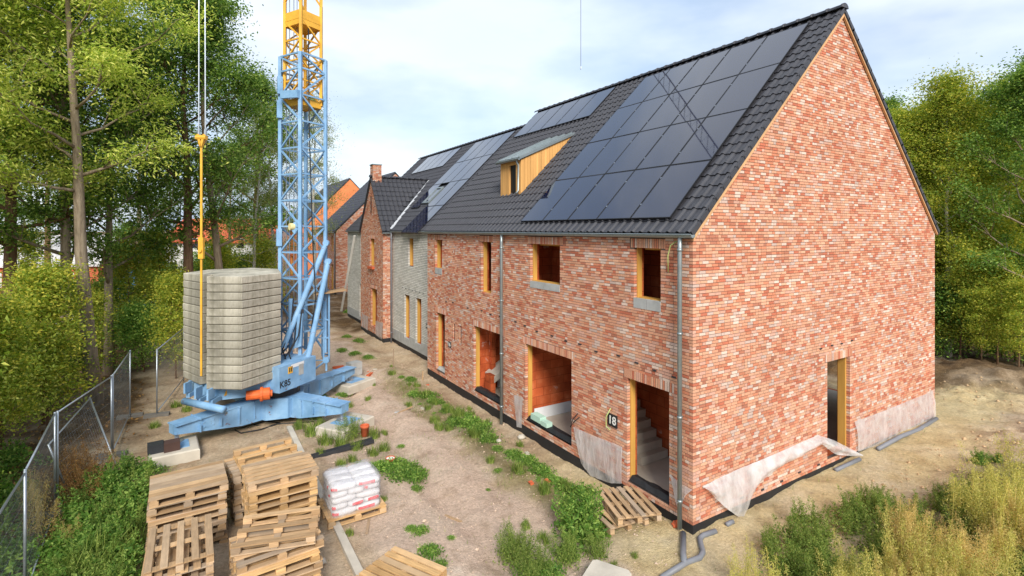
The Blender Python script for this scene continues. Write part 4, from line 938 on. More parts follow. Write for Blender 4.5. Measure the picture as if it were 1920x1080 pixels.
# ballast slabs
poly = [(-8.23, 11.08), (-7.84, 10.06), (-7.55, 10.14), (-7.46, 9.64), (-7.68, 9.50), (-6.89, 8.93), (-5.84, 9.67), (-5.72, 11.2), (-6.4, 12.2), (-7.6, 12.1)]; poly = [tuple(gp(a_, b_, 1.3))[:2] for a_, b_ in poly]
ctr = Vector((sum(p[0] for p in poly)/len(poly), sum(p[1] for p in poly)/len(poly)))
NS = 14; SH = 3.06/NS; words = ['topmost', 'second', 'third', 'fourth', 'fifth', 'sixth', 'seventh', 'eighth', 'ninth', 'tenth', 'eleventh', 'twelfth', 'thirteenth', 'lowest']
me = None
for k in range(NS):
    if me is None:
        vs = []; n = len(poly)
        for z, s in ((0, .985), (.022, 1), (SH-.028, 1), (SH-.012, .985)): vs += [((p[0]-ctr.x)*s, (p[1]-ctr.y)*s, z) for p in poly]
        fs = [tuple(range(n-1, -1, -1)), tuple(range(3*n, 4*n))]+[(r*n+i, r*n+(i+1) % n, (r+1)*n+(i+1) % n, (r+1)*n+i) for r in range(3) for i in range(n)]
        me = Geo().add(vs, fs).mesh('ballast_slab', M_BALLAST)
    o = put('ballast_slab', me, None, Matrix.Translation((ctr.x+R.uniform(-.012, .012), ctr.y+R.uniform(-.012, .012), 1.285+SH*k)) @ Matrix.Rotation(R.uniform(-.008, .008), 4, 'Z'))
    lab = {13: 'topmost slab', 0: 'lowest slab'}.get(k, words[13-k]+' slab from the top')
    tag(o, 'weathered concrete crane ballast, '+lab+' of the stack', 'ballast slab', 'ballast slabs stacked on the crane')
# ------------------------------------------------------------------ concrete pads under the outriggers
def pad(c, sx_, sy_, rz, h, label):
    c = refit(c[0], c[1], .05)
    g = Geo(); b = .03; vs = []
    for z, i in ((0, 0), (h-b, 0), (h, b)): vs += [(-sx_/2+i, -sy_/2+i, z), (sx_/2-i, -sy_/2+i, z), (sx_/2-i, sy_/2-i, z), (-sx_/2+i, sy_/2-i, z)]
    g.add(vs, [(3, 2, 1, 0), (8, 9, 10, 11)]+[(r*4+i, r*4+(i+1) % 4, r*4+4+(i+1) % 4, r*4+4+i) for r in range(2) for i in range(4)])
    o = put('concrete_pad', g.mesh('concrete_pad', M_CONC), None, Matrix.Translation((c[0], c[1], .05-h)) @ Matrix.Rotation(rz, 4, 'Z'))
    p = put('steel_plate', Geo().box(-.33, .33, -.28, .28, h-.002, h+.014).mesh('steel_plate', M_BLUE), o); return tag(o, label, 'concrete pad', 'outrigger pads')
pad((-4.30, 8.50), 1.35, 1.0, .62, .32, 'concrete pad beside the orange pipe under a crane outrigger')
pad((-8.40, 9.22), 1.08, 1.15, .06, .30, 'concrete pad carrying the dark stacked tiles under a crane outrigger')
pad((-3.1, 12.25), 1.3, 1.0, .5, .30, 'concrete pad beside the grey blocks under a crane outrigger')
pad((-7.3, 13.0), 1.3, 1.0, .5, .30, 'concrete pad behind the ballast stack under a crane outrigger')
for i, (u, v) in enumerate(((292, 842), (322, 838))):
    q = P(u, v, .12); tag(put('tile_bundle', (lambda g: [g.box(-.17, .17, -.14, .14, k*.028, k*.028+.024) for k in range(8)] and g.mesh('tile_bundle', M_DARK if i == 0 else simple('dark_tile_red', hx(78, 58, 52), .2)))(Geo()), None, Matrix.Translation((q.x, q.y, .052)) @ Matrix.Rotation(.1, 4, 'Z')), 'bundle of '+('black' if i == 0 else 'dark brown')+' roof tiles on the concrete pad', 'tile bundle')
# ------------------------------------------------------------------ pallets
def pallet_proto(L_, W_, nb, bw, mat, closed=False):
    root = thing('wooden_pallet', 'wooden pallet', 'pallet', local=True)
    def bd(nm, x0, x1, y0, y1, z0, z1):
        g = Geo().box(-(x1-x0)/2, (x1-x0)/2, -(y1-y0)/2, (y1-y0)/2, -(z1-z0)/2, (z1-z0)/2); o = put(nm, g.mesh(nm, mat)); o.parent = root; o.location = ((x0+x1)/2, (y0+y1)/2, (z0+z1)/2); o.rotation_euler = (0, 0, R.uniform(-.006, .006)); return o
    ys = [-W_/2+bw/2+i*(W_-bw)/(nb-1) for i in range(nb)]
    for y in ys: bd('deck_board', -L_/2, L_/2, y-bw/2+.004, y+bw/2-.004, .124, .145)
    for x in (-L_/2+.07, 0, L_/2-.07): bd('stringer', x-.05, x+.05, -W_/2, W_/2, .100, .1225)
    for y in (-W_/2+.05, 0, W_/2-.05):
        bd('bottom_board', -L_/2+.002, L_/2-.002, y-.05, y+.05, 0, .021)
        for x in (-L_/2+.07, 0, L_/2-.07): bd('block', x-.068, x+.068, y-.048, y+.048, .0225, .0985)
    return root
PR = {'eur': pallet_proto(1.2, .9, 6, .105, M_PALLET), 'wide': pallet_proto(1.2, 1.08, 8, .133, M_PALLET), 'fresh': pallet_proto(1.15, 1.0, 7, .12, M_PALLET2), 'open': pallet_proto(1.25, .86, 5, .10, M_PALLET)}
used = set()
def place_pallet(k, x, y, z, rz, label, group=None, flip=False, tilt=(0, 0)):
    if x < -1: x, y = refit(x, y, .4)[:2]
    o = PR[k] if k not in used else copy_tree(PR[k]); used.add(k)
    o.location = (x, y, z+(.145 if flip else 0)); o.rotation_euler = (tilt[0]+(math.pi if flip else 0), tilt[1], rz); o['label'] = label
    if group: o['group'] = group
    elif 'group' in o: del o['group']
    return o
PH = .146
def stack(kinds, x, y, z, n, rz, what, jx=.02, top=None, grp=None):
    for k in range(n):
        kk = kinds[k % len(kinds)] if k < n-1 or top is None else top
        ln = 'topmost pallet of ' if k == n-1 else ['lowest', 'second', 'third', 'fourth', 'fifth', 'sixth', 'seventh', 'eighth'][k]+(' pallet up in ' if k else ' pallet of ')
        place_pallet(kk, x+R.uniform(-jx, jx), y+R.uniform(-jx, jx), z+k*PH, rz+R.uniform(-.03, .03), ln+what, grp or 'pallets in '+what)
stack(['wide', 'eur'], -8.06, 4.95, -.22, 8, 0.02, 'the grey stack with the closed deck beside the tile bundles', .03, 'wide')
stack(['open', 'eur'], -8.14, 3.12, -.22, 7, math.pi/2, 'the stack with open slats next to the bramble bank', .03, 'open')
stack(['fresh'], -6.60, 4.15, -.22, 8, .03, 'the tall fresh wooden stack beside the bagged cement', .025)
place_pallet('eur', -6.58, 4.2, -.22+8*PH, .03, 'pale pallet topping the tall fresh stack beside the bagged cement')
stack(['eur'], -6.78, 5.42, -.22, 7, .12, 'the weathered stack behind the tall fresh pallets', .03)
place_pallet('fresh', -6.66, 5.40, -.22+7*PH, .10, 'upturned pallet with its runners up on the weathered stack', flip=True)
stack(['fresh', 'open'], -6.87, 2.62, -.22, 6, 0.05, 'the low mixed stack with a tilted pallet on top', .035)
place_pallet('eur', -6.80, 2.72, -.22+6*PH+.01, -.28, 'grey twisted pallet lying upside down on the low mixed stack', flip=True)
place_pallet('fresh', -5.13, 1.72, GZ(-5.1, 1.7)+.02, math.radians(-62), 'fresh pallet lying alone on the gravel path')
place_pallet('eur', -.80, 1.35, -.20, math.radians(82), 'pallet on the ground at the doorstep of number 18')
place_pallet('eur', -.55, 1.18, -.05, math.radians(70), 'pallet propped on another as a step at door 18', tilt=(.0, .03))
# ------------------------------------------------------------------ bagged cement
place_pallet('fresh', -5.24, 4.28, GZ(-5.2, 4.3)+.03, .02, 'pallet under the wrapped white cement bags')
def bag_mesh(lx, ly, h, red):
    g = Geo(); nu, nv = 16, 8; sgn = lambda a, p: math.copysign(abs(a)**p, a); vs = []
    for j in range(nv+1):
        ph = -math.pi/2+math.pi*j/nv
        for i in range(nu):
            th_ = 2*math.pi*(i+.5)/nu; c = sgn(math.cos(ph), .45)
            vs.append((lx/2*c*sgn(math.cos(th_), .38), ly/2*c*sgn(math.sin(th_), .38), h/2*sgn(math.sin(ph), .75)+.006*math.sin(i*2.3+j)))
    for j in range(nv):
        for i in range(nu):
            m = 1 if red and j in (3, 4) and (i in red) else 0
            g.add([], [], 0); g.f.append((j*nu+i, j*nu+(i+1) % nu, (j+1)*nu+(i+1) % nu, (j+1)*nu+i)); g.m.append(m); g.c.append((1, 1, 1))
    g.v = [tuple(v) for v in vs]; return g.mesh('cement_bag', [M_BAG, M_BAGRED], True)
BGX, BGY = refit(-5.24, 4.28, .4)[:2]
bz = GZ(-5.2, 4.3)+.03+.147; bh = .118
bmA = [bag_mesh(.33, .45, .128, r) for r in ((), (11, 12), (9, 10), ())]; bmB = [bag_mesh(.49, .30, .128, r) for r in ((10, 11), (), (8, 9, 10), ())]
for k in range(5):
    if k % 2: sp = [((i-1)*.31, (j-.5)*.43, bmA) for i in range(3) for j in range(2)]
    else: sp = [((i-.5)*.47, (j-1)*.29, bmB) for i in range(2) for j in range(3)]
    for (x, y, mm) in sp:
        o = put('cement_bag', mm[R.randrange(4)], None, Matrix.Translation((BGX+x+R.uniform(-.012, .012), BGY+y+R.uniform(-.012, .012), bz+bh*(k+.5))) @ Matrix.Rotation(R.uniform(-.04, .04), 4, 'Z') @ Matrix.Rotation(R.uniform(-.07, .07), 4, 'X') @ Matrix.Rotation(R.uniform(-.06, .06), 4, 'Y'))
        tag(o, 'white paper cement bag with red print under the clear wrap', 'bag', 'cement bags stacked on the pallet')
g = Geo(); n1, n2 = 44, 14; vs = []
for j in range(n2+1):
    t_ = j/n2
    for i in range(n1):
        a = 2*math.pi*i/n1; c, s = math.cos(a), math.sin(a); q = lambda v: math.copysign(abs(v)**.35, v)
        if t_ < .75: hh = t_/.75; rr = 1; 
        else: hh = 1+.05*math.sin((t_-.75)*6); rr = 1-(t_-.75)/.25*.97
        wv = 1+.03*math.sin(i*3.1+j*1.3)+.02*math.sin(i*7+j*2.7)
        vs.append((BGX+.51*q(c)*rr*wv, BGY+.475*q(s)*rr*wv, bz-.02+(5*bh+.03)*hh+(.05*fbm(i*.4+3, j*.6+2)*rr if t_ >= .75 else 0)+(.10*max(0, c)*(1-rr)*rr*4 if t_ > .75 else 0)))
g.add(vs, [(j*n1+i, j*n1+(i+1) % n1, (j+1)*n1+(i+1) % n1, (j+1)*n1+i) for j in range(n2) for i in range(n1)])
tag(g.build('plastic_wrap', M_WRAP, None, True), 'clear crumpled plastic wrap hooded over the cement bags', 'plastic wrap')
# ------------------------------------------------------------------ mesh fence
def fence_panel(a0, a1, b0, b1, label, grp='mesh fence panels', feet=True):
    """a0,b0 bottom corners; a1,b1 top corners"""
    a0, a1, b0, b1 = map(Vector, (a0, a1, b0, b1)); r = thing('fence_panel', label, 'fence panel', a0, 0, grp)
    for p, q in ((a0, a1), (b0, b1)): Geo().tube([p, q], .021, 8).build('post', M_GALV, r, True)
    lp = lambda p, q, t_: p+(q-p)*t_
    for t_ in (.07, .985): Geo().tube([lp(a0, a1, t_), lp(b0, b1, t_)], .017, 8).build('rail', M_GALV, r, True)
    g = Geo(); n = int((b0-a0).length/.062)
    for i in range(1, n): t_ = i/n; g.tube([lp(lp(a0, b0, t_), lp(a1, b1, t_), .07), lp(lp(a0, b0, t_), lp(a1, b1, t_), .985)], .0011, 3, cap=False)
    for j in range(1, 9): t_ = .07+.915*j/9; g.tube([lp(a0, a1, t_), lp(b0, b1, t_)], .0011, 3, cap=False)
    kind(g.build('wire_mesh', M_GALV, r), 'stuff')
    if feet:
        d = (b0-a0).normalized(); c = a0; w_ = Vector((-d.y, d.x, 0)); Geo().obox(c-w_*.33+Vector((0, 0, .04)), c+w_*.33+Vector((0, 0, .04)), .22, .13).build('concrete_foot', M_FOOT, r)
def vpan(p, q, label, h=2.0, feet=True):
    p, q = refit(*p, 1.9), refit(*q, 1.9)
    z0, z1 = GZ(*p[:2])-.02, GZ(*q[:2])-.02; fence_panel((p[0], p[1], z0), (p[0], p[1], z0+h+.1), (q[0], q[1], z1), (q[0], q[1], z1+h+.1), label, feet=feet)
vpan((-10.13, 4.40), (-10.05, 1.2), 'galvanised mesh fence panel beside the bramble bank and slatted pallets')
vpan((-10.31, 7.30), (-10.14, 4.46), 'galvanised mesh fence panel between bramble bank and lime shrubs')
vpan((-9.72, 9.94), (-10.28, 7.36), 'galvanised mesh fence panel behind the leaning panel')
vpan((-9.62, 12.96), (-9.70, 10.0), 'galvanised mesh fence panel by the pale tree trunk and dirt trail')
vpan((-8.93, 12.55), (-8.31, 16.2), 'galvanised mesh fence panel with concrete foot behind the ballast stack')
lb, rb = P(130, 930, -.1), P(219, 875, -.1); lt, rt_ = P(90, 833, 1.15), P(168, 745, 1.15)
fence_panel(lb, lt, rb, rt_, 'mesh fence panel leaning back against the fence among dry weeds', feet=False)
# ------------------------------------------------------------------ yard clutter
for y0, y1 in ((5.9, 9.7), (.2, 5.86)):
    g = Geo(); n = 8
    for i in range(n):
        a, b = y0+(y1-y0)*i/n, y0+(y1-y0)*(i+1)/n; g.hexa([(-5.74, a, -.4), (-5.60, a, -.4), (-5.60, b, -.4), (-5.74, b, -.4), (-5.74, a, -.13), (-5.60, a, -.13), (-5.60, b, -.13), (-5.74, b, -.13)])
    tag(g.build('concrete_edging', M_CONC), 'long concrete edging strip '+('running from the crane to the pallets' if y0 > 5 else 'beside the bagged cement and pallet stacks'), 'edging')
g = Geo(); pr = [(-.09, .10), (-.09, 0), (.09, 0), (.09, .10), (.078, .10), (.078, .012), (-.078, .012), (-.078, .10)]
xa, xb_ = -7.25, -3.88; ya, yb = 7.0, 7.42
za, zb2 = GZ(xa, ya)+.03, GZ(xb_, yb)+.05
g.add([(xa, ya+p[0], za+p[1]) for p in pr]+[(xb_, yb+p[0], zb2+p[1]) for p in pr], [(i, (i+1) % 8, 8+(i+1) % 8, 8+i) for i in range(8)]+[tuple(range(7, -1, -1)), tuple(range(8, 16))])
tag(g.build('plastic_channel', M_DARK, fix=True), 'long dark plastic channel lying across the ground behind the pallets', 'channel')
q = P(684, 815, -.15); tag(Geo().lathe((q.x, q.y, q.z-.05), [(.0, .02), (.105, .02), (.105, .25), (.125, .255), (.125, .32), (.108, .325), (.100, .29), (.094, .05), (0, .05)], 20).build('clay_pipe', M_TERRA, None, True), 'orange pipe socket standing upright beside the concrete pad', 'pipe')
q = P(732, 868, -.15); tag(Geo().lathe((q.x, q.y, q.z-.03), [(0, 0), (.085, 0), (.115, .15), (.122, .16), (.112, .165), (.10, .10), (0, .10)], 18).build('bucket', M_TERRA, None, True), 'small orange bucket with white contents in the grass tuft', 'bucket')
Geo().lathe((q.x, q.y, q.z-.03), [(0, .14), (.106, .142), (.106, .135), (0, .135)], 18).build('plaster_fill', M_WHITE, bpy.data.objects['bucket'])
q = P(664, 702, -.15)
for k in range(2): tag(put('concrete_block', Geo().box(-.24, .24, -.2, .2, 0, .245).mesh('concrete_block', M_CEMENT), None, Matrix.Translation((q.x, q.y, q.z+.25*k)) @ Matrix.Rotation(.25+.05*k, 4, 'Z')), ('upper' if k else 'lower')+' grey concrete block of the pair behind the outrigger', 'block')
for i, (u, v) in enumerate(((634, 684), (648, 687), (640, 691), (693, 694))):
    q = P(u, v, -.05); tag(put('clay_brick_piece', Geo().box(-.22, .22, -.06, .06, 0, .09).mesh('clay_brick_piece', M_TERRA), None, Matrix.Translation((q.x, q.y, GZ(q.x, q.y)+(.09 if i == 2 else 0))) @ Matrix.Rotation(.3*i, 4, 'Z')), 'orange clay block piece lying near the grey concrete blocks', 'block', 'clay block pieces near the grey blocks')
def tubething(name, px, r, mat, label, cat, z=None, n=8):
    pts = []
    for u, v in px: p = P(u, v, -.12); zz = GZ(p.x, p.y) if z is None else z; p = P(u, v, zz+r*.45); pts.append(Vector((p.x, p.y, zz+r*.45)))
    return tag(Geo().tube(pts, r, n).build(name, mat, None, True), label, cat)
tubething('drain_pipe', [(1240, 1084), (1285, 1056), (1312, 1046), (1318, 1036), (1314, 1020), (1312, 1010), (1318, 1004), (1342, 996)], .05, M_PVC, 'bent grey plastic drain pipe on the sand near the house corner', 'pipe', None, 10)
tubething('drain_pipe', [(1281, 1000), (1281, 1040), (1284, 1058)], .055, M_PVC, 'straight grey pipe running from the downpipe foot to the drain', 'pipe', None, 10)
tubething('drain_pipe', [(1362, 984), (1374, 978)], .045, M_PVC, 'short grey pipe end poking out of the sand by the loose sheet', 'pipe')
tubething('drain_pipe', [(1566, 882), (1586, 873), (1612, 861)], .05, M_PVC, 'half buried grey pipe in the sand below the gable door', 'pipe')
tubething('drain_pipe', [(1646, 842), (1690, 818), (1722, 806), (1756, 785)], .055, M_PVC, 'grey pipe along the foot of the sheeted gable wall', 'pipe')
tubething('power_cable', [(450, 785), (470, 797), (500, 800), (525, 793), (500, 790), (462, 800), (440, 806), (452, 812), (490, 805), (520, 795), (548, 793), (590, 791)], .02, M_CABLE, 'black cable looped on the ground in front of the crane base', 'cable', None, 6)
q = P(1128, 1072, .02); g = Geo(); b = .06; ring = [(-.3+b, -.34), (.3-b, -.34), (.3, -.34+b), (.3, .34-b), (.3-b, .34), (-.3+b, .34), (-.3, .34-b), (-.3, -.34+b)]
vs = [(x, y, z) for z, s in ((-.2, 1), (.14, 1), (.16, .96)) for x, y in [(a*s, c*s) for a, c in ring]]
g.add(vs, [tuple(range(16, 24))]+[(r*8+i, r*8+(i+1) % 8, r*8+8+(i+1) % 8, r*8+8+i) for r in range(2) for i in range(8)])
tag(put('concrete_slab', g.mesh('concrete_slab', M_CONC), None, Matrix.Translation((q.x, q.y-.12, -.12)) @ Matrix.Rotation(.5, 4, 'Z')), 'pale concrete block with rounded corners beside the leafy bush', 'concrete block')
def stone(u, v, r, label, mat=M_CONC):
    p = P(u, v, -.2); g = Geo(); vs = []; fs = []; nu, nv = 9, 5
    for j in range(nv+1):
        ph = -math.pi/2+math.pi*j/nv
        for i in range(nu): a = 2*math.pi*i/nu; k = r*(1+.25*math.sin(i*2.1+j*1.7)); vs.append((p.x+k*math.cos(ph)*math.cos(a)*1.2, p.y+k*math.cos(ph)*math.sin(a), GZ(p.x, p.y)+r*.4+k*.7*math.sin(ph)))
    fs = [(j*nu+i, j*nu+(i+1) % nu, (j+1)*nu+(i+1) % nu, (j+1)*nu+i) for j in range(nv) for i in range(nu)]; g.add(vs, fs); tag(g.build('stone', mat, None, True), label, 'stone')
stone(978, 816, .10, 'pale lump of stone in the trench under the big window'); stone(935, 828, .07, 'small white stone among the weeds along the trench'); stone(603, 1060, .07, 'pale round stone beside the low pallet stack')
stone(1268, 988, .09, 'broken orange brick lump by the door pallet', M_TERRA)
for i, (u, v0, v1) in enumerate(((737, 700, 662), (792, 707, 690))):
    p = P(u, v0, -.15); h = (v0-v1)*depth(p)/FPX; tag(Geo().obox((p.x, p.y, GZ(p.x, p.y)-.1), (p.x+.02, p.y, GZ(p.x, p.y)+h), .03, .03).build('wooden_stake', M_PALLET), ('tall' if i == 0 else 'short')+' thin wooden stake in the sandy trench edge', 'stake')
# white pole leaning on the grey house and stacked fence racks
a = P(640, 583, -.1); b = PX(665, 442, XG-.1); g = Geo(); g.obox(a, b, .13, .06); tag(g.build('leaning_pole', M_WHITEPAINT), 'long white pole leaning against the far grey house', 'pole')
def rack(u, v, label, rz):
    p = P(u, v, -.1); r = thing('metal_rack', label, 'rack', (p.x, p.y, GZ(p.x, p.y)), rz); Mx = Matrix.Translation((p.x, p.y, GZ(p.x, p.y))) @ Matrix.Rotation(rz, 4, 'Z') @ Matrix.Rotation(.5, 4, 'Y')
    for i in range(7): put('bar', Geo().tube([Mx @ Vector((0, -.6+.2*i, .05)), Mx @ Vector((0, -.6+.2*i, 1.25))], .018, 6).mesh('bar', M_GALV), r)
    for z in (.05, .65, 1.25): put('rail', Geo().tube([Mx @ Vector((0, -.6, z)), Mx @ Vector((0, .6, z))], .02, 6).mesh('rail', M_GALV), r)
rack(672, 578, 'metal barred rack leaning on the wall beside the chimneyed gable', .3); rack(664, 566, 'metal barred rack standing behind another near the far grey house', .5)
# ------------------------------------------------------------------ plastic sheets on the walls
def drape(top, bot, plane, pos, label, mat=M_FILM, n=26, m=9, out=.05, rip=.05):
    """strip between two pixel polylines lying on the wall plane, bulging outwards"""
    f = (lambda u, v: PX(u, v, pos)) if plane == 'x' else (lambda u, v: PY(u, v, pos)); o = Vector((-1, 0, 0)) if plane == 'x' else Vector((0, -1, 0))
    def samp(pl, t_):
        k = t_*(len(pl)-1); i = min(int(k), len(pl)-2); w_ = k-i; return f(*[pl[i][j]+(pl[i+1][j]-pl[i][j])*w_ for j in (0, 1)])
    vs = []; sd = R.uniform(0, 50)
    for i in range(n+1):
        a, b = samp(top, i/n), samp(bot, i/n)
        for j in range(m+1):
            t_ = j/m; p = a+(b-a)*t_; bul = (out*math.sin(math.pi*min(1, t_*.8)) + rip*(float(fbm(i*.55+sd, j*.35+sd, 2))-.25))*min(1, t_*5+.25); vs.append(p+o*(.015+max(.0, bul)))
    return tag(Geo().add(vs, [(i*(m+1)+j, i*(m+1)+j+1, (i+1)*(m+1)+j+1, (i+1)*(m+1)+j) for i in range(n) for j in range(m)]).build('plastic_sheet', mat, None, True), label, 'plastic sheet')
drape([(1601, 790), (1650, 772), (1700, 752), (1748, 733)], [(1606, 846), (1650, 832), (1700, 806), (1752, 783)], 'y', 0, 'clear plastic sheet covering the gable foot beyond the gable door', out=.03, rip=.06)
drape([(1316, 912), (1345, 896), (1380, 880), (1425, 862), (1480, 838), (1532, 815), (1560, 824), (1612, 850)], [(1318, 914), (1352, 948), (1387, 972), (1412, 905), (1462, 868), (1532, 830), (1560, 850), (1612, 854)], 'y', 0, 'loose plastic sheet drooping across the gable foot towards the corner', film('loose_film', hx(228, 224, 222), .6), 46, 10, .10, .09)
drape([(1076, 800), (1110, 815), (1145, 828), (1168, 838)], [(1092, 868), (1110, 892), (1145, 905), (1168, 906)], 'x', 0, 'plastic sheet hanging between the big window and door 18', out=.02, rip=.05)
drape([(1257, 888), (1275, 905), (1300, 918)], [(1270, 945), (1275, 968), (1284, 930)], 'x', 0, 'torn plastic scrap behind the downpipe at the house corner', out=.01, rip=.03, n=12)
drape([(965, 740), (982, 745)], [(970, 800), (980, 802)], 'x', 0, 'narrow plastic strip hanging left of the big window', out=.01, rip=.04, n=8)
drape([(679, 587), (691, 594)], [(679, 612), (691, 620)], 'x', XW, 'plastic sheet on the gabled house foot beyond its door', out=.01, rip=.03, n=8); drape([(705, 601), (719, 606)], [(705, 628), (718, 637)], 'x', XW, 'plastic sheet on the gabled house foot before its door', out=.01, rip=.03, n=8)
# loose conduits on the front wall
def wallwire(px, r=.012, mat=M_GREENCABLE, nm='conduit', parent=h18, out=.03):
    pts = [PX(u, v, 0)+Vector((-out-.05*math.sin(math.pi*i/(len(px)-1)), 0, 0)) for i, (u, v) in enumerate(px)]; Geo().tube(pts, r, 6).build(nm, mat, parent, True)
wallwire([(1271, 452), (1262, 460), (1257, 480), (1255, 510)]); wallwire([(1147, 765), (1141, 780), (1141, 798), (1146, 806)]); wallwire([(1085, 775), (1078, 785), (1074, 800), (1080, 790), (1088, 782)], .012, M_CABLE)
# ------------------------------------------------------------------ vegetation
def unit(a): return a/np.maximum(np.linalg.norm(a, axis=1, keepdims=True), 1e-9)
def leaf_geo(C, size, droop=.25, up=.7, asp=.55, dirs=None):
    n = len(C); d = RN.normal(size=(n, 3)) if dirs is None else dirs+RN.normal(size=(n, 3))*.35
    d[:, 2] = d[:, 2]*.6-droop; d = unit(d); nn_ = RN.normal(size=(n, 3))*.75+np.array([0, 0, up]); s = unit(np.cross(d, nn_)); n2 = np.cross(s, d)
    a = (np.asarray(size)*np.ones(n))[:, None]*RN.uniform(.65, 1.25, (n, 1))
    V = np.stack([C, C+d*.45*a+s*asp*.5*a+n2*.09*a, C+d*a-n2*.04*a, C+d*.45*a-s*asp*.5*a+n2*.09*a], 1).reshape(-1, 3)
    b = np.arange(n)[:, None]*4; F_ = np.concatenate([b+np.array([[0, 1, 2]]), b+np.array([[0, 2, 3]])], 1).reshape(-1, 3); return V, F_
def merge(parts):
    V = []; F_ = []; o = 0
    for v, f in parts: V.append(v); F_.append(f+o); o += len(v)
    return np.concatenate(V), np.concatenate(F_)
def tree_proto(H, z0, cr, tr, nl, nleaf, leaf, bk, lsz, rng, sig=.42, lean=(0, 0), rise=.6, top=.35, droop=.3, asp=.55, crook=.35, sub=4):
    """returns (trunk mesh, crown mesh). Tapered trunk, limbs, twigs; leaves sit in clumps on the outer twigs."""
    r_ = random.Random(rng); g = Geo(); n = 9; pts = []; ox = oy = 0
    for i in range(n+1):
        t_ = i/n; ox += r_.uniform(-1, 1)*crook*.5; oy += r_.uniform(-1, 1)*crook*.5
        pts.append(Vector((lean[0]*H*t_+ox*t_, lean[1]*H*t_+oy*t_, H*.96*t_-(.25 if i == 0 else 0))))
    rad = [tr*(1.25 if i == 0 else 1)*(1-.88*(i/n)**.9) for i in range(n+1)]; g.tube(pts, rad, 9)
    def tp(t_): k = t_*n; i = min(int(k), n-1); return pts[i]+(pts[i+1]-pts[i])*(k-i), rad[i]
    cl = []
    for k in range(nl):
        t_ = z0/H+(1-z0/H)*((k+.5)/nl)**.85*.98; p, rr = tp(min(t_, .99)); az = k*2.39996+r_.uniform(-.4, .4)
        q = (t_-z0/H)/(1-z0/H); prof = cr*(math.sin(math.pi*min(1, max(.12, q*.8+.2)))**.7*(1-top*q)); ln = prof*r_.uniform(.75, 1.15)
        dr = Vector((math.cos(az), math.sin(az), rise*r_.uniform(.4, 1.3)+.5*q)).normalized(); lp = [p]; c = p.copy()
        for j in range(4): c = c+dr*ln/4+Vector((r_.uniform(-1, 1), r_.uniform(-1, 1), r_.uniform(-.6, .8)))*ln*.06; dr = (dr+Vector((0, 0, .06))).normalized(); lp.append(c.copy())
        lr = max(.02, rr*.45); g.tube(lp, [lr, lr*.75, lr*.5, lr*.33, lr*.15], 5)
        for b in range(sub):
            i0 = r_.choice((1, 2, 2, 3, 3)); a = lp[i0]; dv = (dr+Vector((r_.uniform(-1, 1), r_.uniform(-1, 1), r_.uniform(-.5, .7)))*.9).normalized(); e = a+dv*ln*r_.uniform(.25, .5); mid = (a+e)/2+Vector((0, 0, .05*ln)); g.tube([a, mid, e], [lr*.35, lr*.22, lr*.08], 4); cl += [mid, e, e]
        cl += [lp[2], lp[3], lp[4], lp[4]]
    cl = np.array([tuple(c) for c in cl]); idx = RN.integers(0, len(cl), nleaf); dens = RN.uniform(.4, 1.65, len(cl))
    C = cl[idx]+RN.normal(size=(nleaf, 3))*np.array([sig, sig, sig*.62])*dens[idx][:, None]
    V, F_ = leaf_geo(C, lsz, droop, .7, asp)
    return g.mesh('trunk', bk, True), npmesh('crown', V, F_, leaf)
TP = {
 'oak': tree_proto(17, 5.0, 4.4, .25, 26, 34000, LF_OAK, BK_BROWN, .135, 11, .34, sub=6),
 'oak2': tree_proto(15, 3.5, 3.8, .20, 24, 30000, LF_OAK, BK_GREY, .13, 12, .32, sub=6),
 'lime': tree_proto(16, 6.5, 3.6, .24, 24, 36000, LF_LIME, BK_GREY, .135, 13, .36, (-.09, .0), .35, .2, .45, .38),
 'yellow': tree_proto(13, 3.0, 2.6, .13, 26, 34000, LF_YEL, BK_BIRCH, .125, 14, .34, (0, 0), .9, .4, .3, .45),
 'birch': tree_proto(13, 3.0, 2.0, .12, 22, 22000, LF_BIRCH, BK_BIRCH, .07, 15, .34, (0, 0), .5, .4, .8, .5),
 'sapling': tree_proto(6, .8, 1.5, .05, 16, 9000, LF_YEL, BK_BROWN, .13, 16, .32, (0, 0), .6, .3, .3, .5),
 'bushy': tree_proto(3.6, .2, 1.6, .05, 18, 12000, LF_WEED, BK_BROWN, .12, 17, .34, (0, 0), .7, .2, .3, .55),
 'limebush': tree_proto(4.2, .4, 1.7, .06, 20, 14000, LF_LIME, BK_BROWN, .125, 18, .36, (0, 0), .7, .2, .4, .5)}
def tree(kind_, x, y, sc_, rz, label, group, name='tree', sz=None, tilt=(0, 0)):
    o = thing(name, label, 'shrub' if 'shrub' in name else 'tree', (x, y, GZ(x, y)-.05), rz, group, local=True); o.scale = (sc_, sc_, sz or sc_); o.rotation_euler = (tilt[0], tilt[1], rz)
    for nm, me in zip(('trunk' if 'shrub' not in name else 'stem', 'crown'), TP[kind_]): q = put(nm, me); q.parent = o
    return o
def at(u, d): p = PD(u, 428, d); return p.x, p.y
